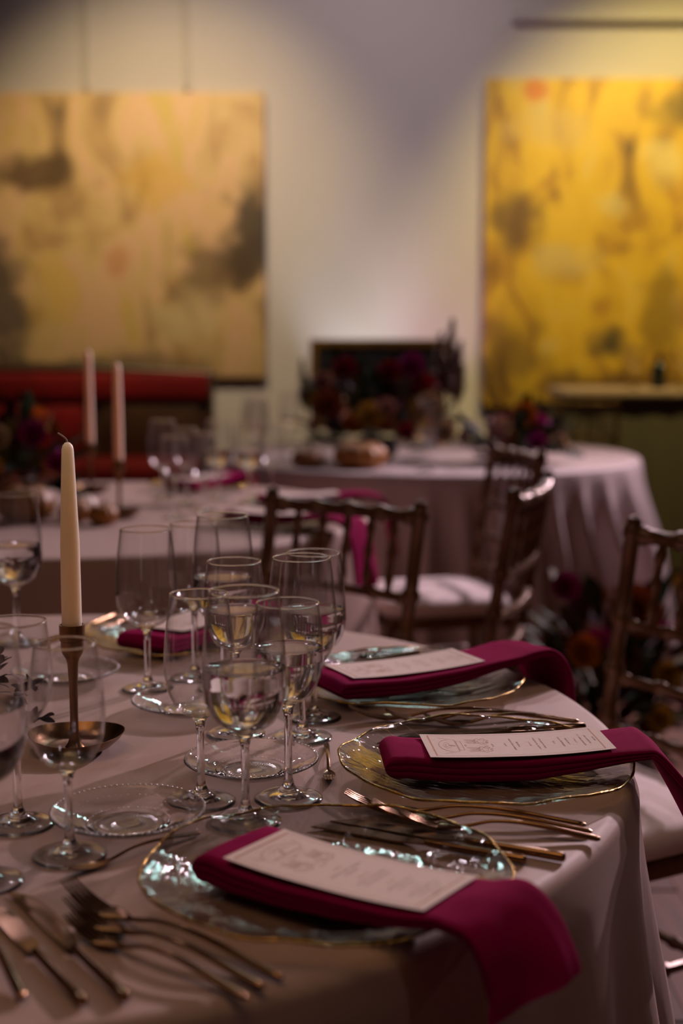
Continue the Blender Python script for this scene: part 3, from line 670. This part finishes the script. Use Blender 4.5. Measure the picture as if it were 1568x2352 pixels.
def knife(L):
    r = empty('table_knife'); hl = 0.098
    P = [(L - hl * t, 0, 0.0046) for t in (0, 0.008, 0.03, 0.2, 0.5, 0.8, 0.95, 1.0)]
    MB().tube(P, [0.0018, 0.0036, 0.0044, 0.0044, 0.0041, 0.0037, 0.0038, 0.0028], 12).build('handle', M['brass'], r, ang=40)
    rows = []; x1 = L - hl + 0.001
    for q in range(15):
        t = q / 14; x = x1 * (1 - t); h = interp([(0, 0.007), (0.1, 0.015), (0.6, 0.019), (0.85, 0.016), (0.97, 0.006), (1, 0.0015)], t); y0 = -0.006
        z = 0.0050 - 0.0026 * min(1, t * 4)
        rows.append([(x, y0, z + 0.0009), (x, y0 + h, z + 0.0002), (x, y0 + h, z - 0.0002), (x, y0, z - 0.0009)])
    b = MB().grid(rows, True); b.f += [(0, 1, 2, 3), tuple(len(b.v) - 4 + j for j in range(4))]; b.mi += [0, 0]
    b.build('blade', M['brass'], r, ang=30); return r
def spoon(L):
    r = empty('spoon'); b = MB(); rows = []
    for q in range(13):
        t = q / 12; x = 0.058 * t; w = 0.020 * sqrt(max(0.0, 1 - (2 * t - 1) ** 2)) * (1 - 0.15 * (t - 0.5)) + 0.0008
        rows.append([(x, w * y, 0.0012 + 0.0075 * (y * y) * (w / 0.02) + 0.006 * (2 * t - 1) ** 2) for y in (-1, -.66, -.33, 0, .33, .66, 1)] + [(x, w * y, 0.0012 + 0.0075 * (y * y) * (w / 0.02) + 0.006 * (2 * t - 1) ** 2 - 0.0010) for y in (1, .66, .33, 0, -.33, -.66, -1)])
    b.grid(rows, True); n = 14; b.f += [tuple(range(n)), tuple(len(b.v) - n + j for j in range(n))]; b.mi += [0, 0]
    b.build('bowl', M['brass'], r, ang=60)
    P = smooth_path([(0.056, 0, 0.0068), (0.075, 0, 0.011), (0.11, 0, 0.014), (0.15, 0, 0.009), (L - 0.01, 0, 0.0046), (L, 0, 0.0044)], 4)
    MB().tube(P, [interp([(0.056, 0.0026), (0.1, 0.002), (L - 0.03, 0.0042), (L - 0.004, 0.0042), (L, 0.002)], p.x) for p in P], 10).build('handle', M['brass'], r, ang=60)
    return r
FK = [Proto(fork(l, '')) for l in (0.236, 0.212, 0.190)]; DF = Proto(fork(0.150, '')); KN = [Proto(knife(l)) for l in (0.235, 0.215)]; SP = Proto(spoon(0.19))
FG, KG, DG = 'forks left of the chargers', 'knives right of the chargers', 'dessert forks above the chargers'
def cut(pr, xy, ang, label, cat, group, z=TOP):
    o = pr.put((xy[0], xy[1], z), radians(ang), label, group); o['category'] = cat; return o
ord3 = ('longest dark gold fork at ', 'middle-length dark gold fork at ', 'shortest dark gold fork at ')
for i, tip, ang, off in ((0, (-0.228, 1.137), -38.5, (0.006, -0.030)), (1, (0.004, 1.366), -12.5, (0.026, -0.024)), (2, (0.008, 1.690), 4, (0.045, -0.012))):
    for k in range(3):
        cut(FK[k], (tip[0] + off[0] * k, tip[1] + off[1] * k), ang, ord3[k] + SET[i]['w'], 'fork', FG)
for i, end, ang, off in ((0, (0.201, 1.227), -27, (-0.036, -0.006)), (1, (0.292, 1.654), 9, (-0.040, -0.026)), (2, (0.103, 2.074), 38, (0.012, -0.028)), (4, (-0.153, 0.957), -58, (-0.029, -0.006))):
    for k in range(2):
        L = (0.235, 0.215)[k]; a = radians(ang); e = (end[0] + off[0] * k, end[1] + off[1] * k)
        cut(KN[k], (e[0] - L * cos(a), e[1] - L * sin(a)), ang, ('outer dark gold knife at ', 'inner dark gold knife at ')[k] + SET[i]['w'], 'knife', KG)
a = radians(-62); cut(SP, (-0.226 - 0.19 * cos(a), 0.958 - 0.19 * sin(a)), -62, 'dark gold spoon leftmost of the cutlery in the lower left corner', 'spoon', None)
for i, tip, ang in ((0, (-0.240, 1.193), 45), (1, (-0.012, 1.440), 92)):
    cut(DF, tip, ang, ('small dessert fork between the front charger and the near bread dish', 'small dessert fork end-on between centre stems and the sharp menu charger')[i], 'fork', DG).scale = (1, 1, 0.6)
for k in range(2): cut(KN[k], (-0.455 + 0.034 * k, 2.105 - 0.01 * k), 70, ('glinting knife on the far left beyond the candle, rear one', 'glinting knife on the far left beyond the candle, front one')[k], 'knife', KG)

# ------------------------------------------------------------------ candle and holders
def candle_holder(label, r_dish=0.054):
    r = empty('candle_holder')
    f = lambda rr, z, a: (rr * (1 + 0.05 * (rr / r_dish) ** 3 * cos(a)), z + 0.004 * (rr / r_dish) ** 3 * (0.5 + 0.5 * cos(2 * a)))
    MB().lathe([(0, 0.0035), (0.012, 0.0032), (0.030, 0.0034), (0.040, 0.006), (0.048, 0.0118), (r_dish, 0.0175), (r_dish + 0.0008, 0.0172), (0.050, 0.0108), (0.042, 0.004), (0.034, 0.0006), (0, 0.0006)], 48, fn=f).build('dish', M['holder'], r, ang=50)
    MB().lathe([(0, 0.003), (0.011, 0.0034), (0.0078, 0.008), (0.0052, 0.016), (0.0046, 0.04), (0.0050, 0.075), (0.0062, 0.100), (0.0085, 0.108), (0, 0.1085)], 24).build('stem', M['holder'], r, ang=60)
    MB().lathe([(0, 0.1065), (0.0085, 0.107), (0.0118, 0.1125), (0.0130, 0.118), (0.0130, 0.126), (0.0142, 0.127), (0.0145, 0.145), (0.0125, 0.145), (0.0120, 0.1275), (0, 0.1270)], 32).build('cup', M['holder'], r, ang=40)
    return tag(r, label, 'candle holder', 'brass candle holders')
def taper(L, label, mat, r0=0.0112, r1=0.0066, lean=0):
    r = empty('taper_candle')
    P = [(0, 0), (r0 * 0.96, 0), (r0, 0.004), (r0, 0.05), (r0 * 0.9 + r1 * 0.1, L * 0.5), (r1 * 1.1, L - 0.02), (r1, L - 0.006), (r1 * 0.82, L - 0.002), (r1 * 0.4, L + 0.0010), (0, L + 0.0016)]
    MB().lathe(P, 32).build('candle_body', mat, r, ang=60)
    bd = r.children[0]; MB().tube(smooth_path([(0, 0, L - 0.001), (-0.001, 0, L + 0.004), (-0.005, 0, L + 0.008), (-0.0105, 0, L + 0.0115)], 4), 0.0010, 6).build('wick', M['wick'], bd)
    return tag(r, label, 'candle', 'taper candles')
CH0 = (-0.304, 1.575)
candle_holder('dark brass candle holder with dish foot on the nearest table').location = (*CH0, TOP)
taper(0.222, 'tall ivory taper candle standing unlit in the nearest brass holder', M['wax']).location = (CH0[0], CH0[1], TOP + 0.1275)
for (x, y, L, lb) in ((-0.566, 3.60, 0.262, 'right one of the two blurred'), (-0.735, 4.15, 0.285, 'left one of the two blurred')):
    candle_holder(f'brass candle holder of the {lb} tapers on the middle table').location = (x, y, TOP)
    taper(L, f'{lb} blush taper candles on the middle table', M['waxpink'], 0.0115, 0.0085).location = (x, y, TOP + 0.1275)

# plum leaved sprig at the left edge
sp_ = empty('plum_sprig', (-0.418, 1.622, TOP), 0.2)
lf = MB(); rows = []
for q in range(6):
    t = q / 5; w = 0.0042 * sin(pi * min(1, t * 0.92 + 0.06)) ** 0.7; rows.append([(0.015 * t, -w, 0.0006 + 0.0012 * sin(pi * t)), (0.015 * t, 0, 0.0014 * sin(pi * t)), (0.015 * t, w, 0.0006 + 0.0012 * sin(pi * t))])
leafm = lf.grid(rows).mesh('leaf', M['leafdark'], True)
for s_i, path in enumerate(([(0, 0, 0.002), (0.012, 0.0, 0.05), (0.016, 0.005, 0.095)], [(0, 0, 0.002), (0.028, -0.006, 0.035), (0.055, -0.006, 0.064)], [(0, 0, 0.002), (0.03, -0.004, 0.015), (0.066, -0.01, 0.022)])):
    P = smooth_path(path, 8); MB().tube(P, 0.0009, 5).build('stalk', M['twig'], sp_)
    for k in range(2, len(P)):
        for q in range(3):
            l = link('leaf', leafm, sp_); l.location = P[k]; l.rotation_euler = (random.uniform(-.6, .6), random.uniform(-1.1, .4), random.uniform(0, 6.28)); l.scale = (random.uniform(1.0, 1.5),) * 3
tag(sp_, 'small plum leaved sprig standing at the left edge beside the candle holder', 'plant')

# ------------------------------------------------------------------ chiavari chairs (origin on the floor, facing +Y)
def ringed(p0, p1, r, rings, n=10, rb=1.35):
    """turned bamboo pole: thin collars at the given fractions"""
    p0, p1 = Vector(p0), Vector(p1); ts = {0.0: r, 1.0: r}; h = 0.009 / max((p1 - p0).length, 0.02)
    for q in rings:
        for d, k in ((-1.4, 1), (-0.7, rb), (0.7, rb), (1.4, 1)): ts[min(1, max(0, q + d * h))] = r * k
    K = sorted(ts); return [p0.lerp(p1, t) for t in K], [ts[t] for t in K]
def make_chair(with_cushion=True):
    c = empty('chiavari_chair'); m = M['chair']; SH = 0.43
    wf, wb, yf, yb, yt = 0.195, 0.180, 0.190, -0.175, -0.245
    if with_cushion:
        b = MB(); rows = []
        for z, s in ((0.448, 0.97), (0.452, 1.0), (0.475, 1.015), (0.488, 0.98), (0.494, 0.90), (0.497, 0.6), (0.498, 0.05)):
            row = []
            for k in range(40):
                a = 2 * pi * k / 40; cx, sy = cos(a), sin(a); ex = abs(cx) ** 0.35 * (1 if cx > 0 else -1); ey = abs(sy) ** 0.35 * (1 if sy > 0 else -1)
                row.append((ex * 0.19 * s, 0.005 + ey * 0.185 * s, z))
            rows.append(row)
        b.grid(rows, True); b.f += [tuple(range(40)), tuple(range(240, 280))]; b.mi += [0, 0]
        b.build('cushion', M['cushion'], c, ang=60)
    b = MB(); b.box((0, 0.005, SH), (0.37, 0.35, 0.036), 0, 0.008); b.build('seat', m, c, ang=30)
    for sx in (-1, 1):
        p, r = ringed((sx * wf * 0.97, yf + 0.004, 0.0), (sx * wf * 0.93, yf - 0.012, SH + 0.015), 0.0135, (0.1, 0.35, 0.6, 0.85)); MB().tube(p, r, 10).build('leg', m, c)
        z0 = SH
        lo, rl = ringed((sx * wb, yb - 0.03, 0.0), (sx * wb, yb, SH + 0.02), 0.0135, (0.1, 0.35, 0.6))
        hi, rh = ringed((sx * wb, yb, SH + 0.02), (sx * (wb + 0.008), yt, 0.885), 0.0135, (0.10, 0.22, 0.42, 0.62, 0.97))
        MB().tube(lo + hi[1:] + [Vector((sx * (wb + 0.008), yt - 0.002, 0.897)), Vector((sx * (wb + 0.008), yt - 0.002, 0.902))], rl + rh[1:] + [0.013, 0.006], 10).build('back_post', m, c)
        for z in (0.155, 0.27): 
            p, r = ringed((sx * wf * 0.96, yf - 0.004, z), (sx * wb, yb - 0.03 + 0.03 * z / SH, z), 0.0085, (0.1, 0.5, 0.9)); MB().tube(p, r, 8).build('stretcher', m, c)
    def yb_at(z): return yb + (yt - yb) * (z - 0.45) / (0.885 - 0.45)
    for z in (0.868, 0.712, 0.618, 0.528):
        x = wb + 0.006 * (z - 0.45) / 0.4; rr = 0.0135 if z > 0.8 else 0.0095
        p, r = ringed((-x, yb_at(z), z), (x, yb_at(z), z), rr, (0.06, 0.28, 0.5, 0.72, 0.94)); 
        p = [Vector((q.x, q.y - 0.02 * (1 - (q.x / x) ** 2), q.z)) for q in p]
        MB().tube(p, r, 8).build('crest_rail' if z > 0.8 else 'back_rail', m, c)
    for k in range(5):
        x = -0.122 + 0.061 * k; bow = 0.02 * (1 - (x / 0.185) ** 2)
        p, r = ringed((x, yb_at(0.712) - bow, 0.712), (x, yb_at(0.868) - bow, 0.868), 0.0068, (0.2, 0.5, 0.8)); MB().tube(p, r, 8).build('spindle', m, c)
    for y, z in ((yf - 0.004, 0.20), (yf - 0.004, 0.30), (yb - 0.018, 0.2)):
        p, r = ringed((-wf * 0.95, y, z), (wf * 0.95, y, z), 0.0085, (0.1, 0.5, 0.9)); MB().tube(p, r, 8).build('stretcher', m, c)
    return tag(c, 'chair', 'chair', 'gold chiavari chairs')
CP = Proto(make_chair())
def put_chair(mid, face, label):
    """mid: crest midpoint on the plan; face: facing vector"""
    f = Vector(face).normalized(); o = CP.put((mid[0] + f.x * 0.245, mid[1] + f.y * 0.245, 0), atan2(f.y, f.x) - pi / 2, label); return o
put_chair((0.004, 2.815), (-0.62, -0.78), 'gold spindle back chair behind the centre glasses, back toward us at a slant')
put_chair((0.418, 3.105), (-0.95, 0.32), 'spindle back chair without cushion, seen edge-on with glinting rails, centre right')
b2 = [o for o in COL.objects if o.name.startswith('chiavari_chair')][-1]
for o in list(b2.children):
    if o.name.startswith('cushion'): bpy.data.objects.remove(o)
put_chair((0.500, 4.05), (-0.97, -0.24), 'spindle back chair with pale seat behind the edge-on chair')
put_chair((0.606, 2.312), (-0.87, -0.49), 'gold spindle back chair cut by the right edge of the picture')
put_chair((1.13, 6.84), (-0.15, -1.0), 'distant spindle back chair standing before the draped bar')

# ------------------------------------------------------------------ flowers
def petal_mesh(name, L, w, curl):
    rows = []
    for q in range(5):
        t = q / 4; ww = w * sin(pi * (0.12 + 0.80 * t)); rows.append([(L * t, -ww, curl * L * t * t + 0.1 * ww), (L * t, 0, curl * L * t * t - 0.1 * ww), (L * t, ww, curl * L * t * t + 0.1 * ww)])
    b = MB().grid(rows); return b
def flower_mesh(mat, R, rn, n=3):
    b = MB()
    for ring in range(n):
        k = 9 - 2 * ring; tilt = 0.25 + 0.42 * ring
        for i in range(k):
            a = 2 * pi * i / k + ring * 0.4; pm = petal_mesh('p', R * (1 - 0.16 * ring), R * 0.42, 0.35)
            mt = Matrix.Rotation(a, 4, 'Z') @ Matrix.Rotation(-tilt, 4, 'Y')
            b.add([(mt @ Vector(v))[:] for v in pm.v], pm.f)
    b.lathe([(0, -R * 0.16), (R * 0.3, 0), (R * 0.26, R * 0.3), (0, R * 0.46)], 8)
    return b.mesh('flower', mat, True, 180)
rn = random.Random(12)
FM = {n: flower_mesh(M[n], 0.045, rn) for n in ('magenta', 'crimson', 'orange', 'mustard', 'blush', 'rust', 'cream')}
LM = {}
for n in ('leaf', 'leafolive', 'leafdark'):
    LM[n] = petal_mesh('leaf', 0.085, 0.020, 0.15).mesh('leaf', M[n], True)
def plume_mesh():
    b = MB(); b.tube([(0, 0, 0), (0.004, 0, 0.12), (0.0, 0.004, 0.30)], [0.0025, 0.002, 0.001], 5); r = random.Random(3)
    for k in range(170):
        t = 0.35 + 0.65 * k / 170; a = r.uniform(0, 6.28); l = 0.055 * (1.15 - t); p = Vector((0.003, 0, 0.30 * t))
        d = Vector((cos(a) * l, sin(a) * l, l * 1.3)); q = Vector((-sin(a), cos(a), 0)) * 0.007
        b.add([p - q, p + q, p + d], [(0, 1, 2)])
    return b.mesh('plume', M['plume'])
PLM = plume_mesh()
def arrangement(name, loc, rad, h, fl, leaves, label, cat, seed, plumes=0, pot=True, flat=1.0, scale=1.0, specs=()):
    r = random.Random(seed); o = empty(name, loc)
    if pot: MB().lathe([(0, 0.002), (0.06, 0.002), (0.075, 0.02), (0.08, 0.07), (0.074, 0.075), (0.068, 0.03), (0, 0.012)], 24).build('bowl', M['ceramic'], o, ang=50)
    def pos(fr=1.0):
        a = r.uniform(0, 6.28); u = r.uniform(0.12, 1.0); e = math.acos(1 - u * 0.96)
        return Vector((rad * sin(e) * cos(a), rad * flat * sin(e) * sin(a), 0.05 + (h - 0.05) * cos(e))) * fr, a, e
    for k in range(leaves):
        p, a, e = pos(r.uniform(0.45, 1.0)); l = link('leaf', LM[r.choice(('leaf', 'leaf', 'leafolive', 'leafdark'))], o); l.location = p
        l.rotation_euler = (r.uniform(-.6, .6), -(pi / 2 - e) + r.uniform(-.5, .5), a); s = r.uniform(.7, 1.4) * scale; l.scale = (s, s, s)
    names = []
    for n, c in fl.items(): names += [n] * c
    r.shuffle(names)
    for n in names:
        p, a, e = pos(r.uniform(0.85, 1.02)); f = link('flower', FM[n], o); f.location = p; f.rotation_euler = (0, e + r.uniform(-.3, .3), a); s = r.uniform(.7, 1.25) * scale; f.scale = (s, s, s)
    for n, x, y, z, s in specs:
        f = link('flower', FM[n], o); f.location = (x, y, z); f.rotation_euler = (radians(65), 0, 0); f.scale = (s, s, s)
    for k in range(plumes):
        f = link('plume', PLM, o); a = r.uniform(0, 6.28); f.location = (cos(a) * rad * .4, sin(a) * rad * .4 * flat, 0.06); f.rotation_euler = (r.uniform(-.3, .3), r.uniform(-.3, .3), 0); f.scale = (1.1,) * 3
    return tag(o, label, cat)
arrangement('flower_arrangement', (-0.92, 3.86, TOP), 0.18, 0.27, dict(magenta=4, rust=5, orange=3, mustard=2, blush=2), 90, 'dark green and magenta flower arrangement at the left edge of the middle table', 'flowers', 3,
            specs=(('magenta', 0.12, -0.16, 0.20, 1.0), ('magenta', 0.17, -0.10, 0.12, .8), ('cream', 0.03, -0.17, 0.19, .9), ('orange', -0.03, -0.2, 0.09, 1.1), ('blush', 0.07, -0.2, 0.05, 1.1)))
a3 = arrangement('flower_arrangement', (0.13, 5.25, TOP), 0.26, 0.40, dict(magenta=4, crimson=5, rust=6, orange=3, mustard=4, blush=4), 150, 'tall dark flower arrangement in the middle of the farthest round table', 'flowers', 5, flat=0.6, plumes=0,
            specs=(('magenta', 0.12, -0.16, 0.34, 1.2), ('crimson', -0.12, -0.16, 0.33, 1.1), ('crimson', 0.04, -0.18, 0.32, 1.1), ('mustard', -0.03, -0.2, 0.16, 1.4), ('cream', 0.19, -0.12, 0.20, 1.2), ('rust', -0.18, -0.14, 0.20, 1.4), ('blush', 0.03, -0.2, 0.19, 1), ('crimson', 0.10, -0.22, 0.11, .9), ('cream', 0.24, -0.1, 0.1, 1.2), ('blush', -0.2, -0.1, .28, 1.)))
for x, y, s, tx in ((0.28, 0.02, 1.35, 0.03), (0.30, -0.06, 1.1, 0.06), (0.25, 0.05, 1.2, 0.0), (-0.27, 0.0, 0.9, -0.1)):
    f = link('plume', PLM, a3); f.location = (x * 0.93, y, 0.08); f.rotation_euler = (0, tx, 0); f.scale = (s, s, s * 1.05)
arrangement('flower_arrangement', (0.62, 5.10, TOP), 0.17, 0.17, dict(magenta=3, orange=4, blush=5, cream=2, rust=3), 60, 'low pink and orange flower arrangement behind the edge-on chair', 'flowers', 9, flat=0.8,
            specs=(('orange', 0.02, -0.1, 0.17, 1.2), ('blush', -0.08, -0.14, 0.1, 1), ('magenta', 0.06, -0.15, 0.08, .9)))
arrangement('floor_flowers', (0.77, 4.06, 0.0), 0.23, 0.52, dict(rust=6, orange=2, magenta=3, crimson=4), 190, 'dark floor standing flower arrangement right of centre before the draped table', 'flowers', 14, flat=0.8, scale=1.2,
            specs=(('orange', -0.10, -0.18, 0.33, 1.3), ('mustard', 0.14, -0.17, 0.26, 1.1), ('mustard', 0.12, -0.18, 0.14, 1.0), ('rust', 0.04, -0.17, 0.44, 1.9), ('magenta', -0.14, -0.1, 0.5, 1.1)))
def pumpkin(R, H, mat, loc, label, ribs=11):
    r = empty('pumpkin', loc); f = lambda rr, z, a: (rr * (1 - 0.10 * abs(sin(ribs * a / 2)) ** 0.5 * 0 - 0.09 * (1 - abs(cos(ribs * a / 2)) ** 0.6)), z)
    P = [(0, 0.10), (0.25, 0.02), (0.55, 0.0), (0.85, 0.14), (1.0, 0.42), (0.95, 0.70), (0.72, 0.92), (0.40, 1.0), (0.15, 0.93), (0.0, 0.90)]
    P = [(max(0, p.x) * R, p.z * H) for p in smooth_path([(a, 0, b) for a, b in P], 3)]; P[0] = (0, P[0][1]); P[-1] = (0, P[-1][1])
    MB().lathe(P, 66, fn=f).build('pumpkin_body', mat, r, ang=180); pb = r.children[0]
    MB().tube(smooth_path([(0, 0, H * .86), (0.002, 0, H * 1.05), (0.35 * R * .5, 0, H * 1.25)], 4), [R * 0.13 * (1.2 - .05 * i) * 0.8 for i in range(9)], 6).build('stalk', M['twig'], pb)
    r.location.z += 0.001; return tag(r, label, 'pumpkin', 'small decorative pumpkins')
pumpkin(0.075, 0.085, M['pumpkindark'], (-0.790, 3.53, TOP), 'bronze pumpkin below the flowers at the left edge of the middle table')
pumpkin(0.040, 0.050, M['pumpkin'], (-0.665, 3.52, TOP), 'small orange pumpkin on the middle table, left and rear of a pair')
pumpkin(0.038, 0.046, M['pumpkin'], (-0.585, 3.46, TOP), 'small orange pumpkin on the middle table, right and front of a pair')
pumpkin(0.042, 0.050, M['pumpkinwhite'], (-0.668, 3.63, TOP), 'small ivory pumpkin behind two orange pumpkins on the middle table')
pumpkin(0.095, 0.085, M['pumpkin'], (0.065, 4.90, TOP), 'orange pumpkin at the foot of the tall flowers on the farthest table')
pumpkin(0.060, 0.060, M['pumpkindark'], (-0.115, 4.93, TOP), 'bronze pumpkin beside the orange one under the tall flowers')

# ------------------------------------------------------------------ settings on the middle table
NB = Proto(link('napkin', napkin([(p[0], p[1]) for p in base] + [(0.185, 0.036), (0.222, 0.020), (0.243, -0.03), (0.252, -0.09), (0.258, -0.13)], [(0, 0.098), (1, 0.11)], [(0, 0.022), (0.35, 0.019), (0.55, 0.011), (1, 0.008)], None, None, 9)))
tag(NB.o, 'napkin', 'napkin', NG)
cb, cpb, ikb = menu_meshes(lambda x: 0.0352 + 0.45 * max(0, x) ** 2 + 0.5 * max(0, -x - 0.02) ** 2)
for a, w in ((-27, 'right end of the middle table behind the spindle chair'), (9, 'back right of the middle table above the chair back'), (62, 'rear of the middle table below the wine glasses')):
    r = radians(a); c = (T2[0] + 0.60 * cos(r), T2[1] + 0.60 * sin(r))
    put_charger(c, 0, 'blurred glass charger at the ' + w, r)
    NB.put((c[0], c[1], TOP), r, 'blurred burgundy napkin at the ' + w)
    mn = empty('menu_card', (c[0], c[1], TOP), r); cd = link('card', cb, mn); link('copper_print', cpb, cd)['kind'] = 'stuff'; link('ink_print', ikb, cd)['kind'] = 'stuff'; tag(mn, 'blurred cream menu card at the ' + w, 'menu', MG)
G2 = 'blurred wine glasses on the middle table'
for j, (x, y, k, f, lb) in enumerate(((-0.50, 3.97, 'A', 0, 'leftmost goblet'), (-0.425, 3.88, 'C', 0, 'second wine glass from left'), (-0.345, 3.98, 'A', 0.05, 'third goblet from left, with water'), (-0.255, 3.93, 'A', 0.05, 'fourth goblet from left, brightest highlights'),
        (-0.36, 3.70, 'B', 0, 'slender nearest wine glass'), (-0.42, 3.58, 'C', 0, 'shorter nearest wine glass'), (-0.20, 4.08, 'B', 0, 'rightmost slender wine glass'))):
    put_glass(k, f, x, y, 0.222 if k == 'A' else 0.206, 'blurred glass cluster right of two tapers: ' + lb, G2)
G3 = 'blurred wine glasses on the farthest table'
for j, (x, y, k, lb) in enumerate(((-0.30, 5.05, 'A', 'goblet left of the pumpkins, nearest'), (-0.31, 5.23, 'B', 'slender glass behind the nearest goblet left of the flowers'), (-0.34, 5.42, 'A', 'leftmost goblet on the farthest table'), (-0.20, 5.62, 'A', 'goblet at the back left of the tall flowers'), (0.285, 4.80, 'A', 'goblet right of the orange pumpkin'))):
    put_glass(k, 0.04 if k == 'A' else 0, x, y, 0.225, 'blurred ' + lb, G3)

# ------------------------------------------------------------------ bar with drape
def drape_front(x0, x1, y, z0, z1, nf, amp, mat, parent, name):
    b = MB(); rows = []
    for z in (z0, (z0 + z1) / 2, z1):
        rows.append([(x0 + (x1 - x0) * k / 240, y - amp * (0.5 + (0.32 + 0.18 * sin(k * 0.11)) * sin(nf * 2 * pi * k / 240 + 0.8 * sin(5 * k / 40))) * (1 if z < z1 else 0.35), z) for k in range(241)])
    b.grid(rows); o = b.build(name, mat, parent, ang=180); return o
bar = empty('draped_bar', (0, 0, 0)); tag(bar, 'long bar counter with grey green pleated skirt under the golden painting', 'bar')
MB().box((2.37, 7.42, 0.905), (2.5, 0.62, 0.035), 0, 0.01).build('counter_cloth', M['bartop'], bar, ang=30)
MB().box((2.37, 7.45, 0.44), (2.44, 0.5, 0.88), 0, 0.005).build('carcass', M['walnut'], bar, ang=30)
drape_front(1.12, 3.62, 7.16, 0.004, 0.888, 13, 0.03, M['greycloth'], bar, 'pleated_skirt')
for x, lb in ((1.50, 'goblet standing on the bar left of the dark bottle'), (1.745, 'goblet standing on the bar right of the dark bottle')):
    put_glass('A', 0.05, x, 7.32, 0.225, lb, 'goblets on the bar', 0.9230)
bt = empty('bottle', (1.64, 7.39, 0.9230)); tag(bt, 'squat dark bottle on the bar between two goblets', 'bottle')
MB().lathe([(0, 0.004), (0.036, 0), (0.039, 0.006), (0.039, 0.10), (0.034, 0.12), (0.014, 0.135), (0.013, 0.16), (0, 0.16)], 24).build('bottle_body', M['bottle'], bt, ang=50); bb = bt.children[0]
MB().lathe([(0, 0.158), (0.0155, 0.158), (0.0155, 0.178), (0, 0.178)], 16).build('cap', M['walnut'], bb, ang=40)

# ------------------------------------------------------------------ framed board on an easel behind the farthest table
fb = empty('framed_board', (0.185, 7.25, 0.0)); tag(fb, 'dark framed board with gilt edge standing behind the tall flowers', 'board')
bw, b0, b1 = 0.69, 0.72, 1.175
MB().box((0, 0, (b0 + b1) / 2), (bw - 0.06, 0.015, b1 - b0 - 0.06)).build('panel', M['board'], fb, smooth=False)
for sx in (-1, 1): MB().box((sx * (bw / 2 - 0.02), -0.004, (b0 + b1) / 2), (0.04, 0.034, b1 - b0), 0, 0.006).build('frame_side', M['gilt'], fb, ang=30)
for z in (b0 + 0.02, b1 - 0.02): MB().box((0, -0.004, z), (bw, 0.036, 0.04), 0, 0.006).build('frame_rail', M['gilt'], fb, ang=30)
for sx in (-1, 1): MB().tube([(sx * 0.30, -0.02, 0), (sx * 0.12, 0.03, 1.15)], 0.014, 8).build('leg', M['walnut'], fb)
MB().tube([(0, 0.38, 0), (0, 0.04, 1.12)], 0.014, 8).build('leg', M['walnut'], fb)
MB().box((0, 0.0, b0 - 0.012), (0.5, 0.05, 0.022), 0, 0.004).build('ledge', M['walnut'], fb, ang=30)

# ------------------------------------------------------------------ red bench
sb = empty('red_bench', (-1.62, 7.22, 0)); tag(sb, 'carved dark bench with red velvet back and seat under the tan painting', 'bench')
MB().box((0, 0, 0.40), (1.9, 0.62, 0.10), 0, 0.02).build('seat_frame', M['walnut'], sb, ang=30)
for x in (-0.46, 0.46): MB().box((x, -0.02, 0.50), (0.90, 0.56, 0.13), 0, 0.04).build('seat_cushion', M['red'], sb, ang=60)
MB().box((0, 0.29, 0.70), (1.9, 0.07, 0.55), 0, 0.015).build('backrest_frame', M['walnut'], sb, ang=30)
MB().box((0, 0.245, 0.925), (1.86, 0.07, 0.15), 0, 0.03).build('backrest_roll', M['red'], sb, ang=60)
for x in (-0.62, 0.0): MB().box((x, 0.245, 0.70), (0.54, 0.05, 0.26), 0, 0.02).build('backrest_pad', M['red'], sb, ang=60)
b = MB().box((0.62, 0.248, 0.70), (0.52, 0.03, 0.27), 0, 0.01); b.build('carved_panel', M['walnut'], sb, ang=30)
top = [(-0.95 + 1.9 * k / 24, 0.29, 0.985 + 0.035 * sin(pi * k / 24)) for k in range(25)]
MB().tube(top, 0.032, 10).build('crest_rail', M['walnut'], sb)
for sx in (-1, 1):
    MB().tube(smooth_path([(sx * 0.93, 0.28, 0.72), (sx * 0.95, 0.05, 0.70), (sx * 0.95, -0.24, 0.66), (sx * 0.95, -0.30, 0.60), (sx * 0.94, -0.27, 0.44)], 5), 0.028, 10).build('armrest', M['walnut'], sb)
    for y in (-0.26, 0.26): MB().tube([(sx * 0.90, y, 0.36), (sx * 0.91, y, 0.2), (sx * 0.89, y, 0.0)], [0.035, 0.028, 0.02], 10).build('leg', M['walnut'], sb)
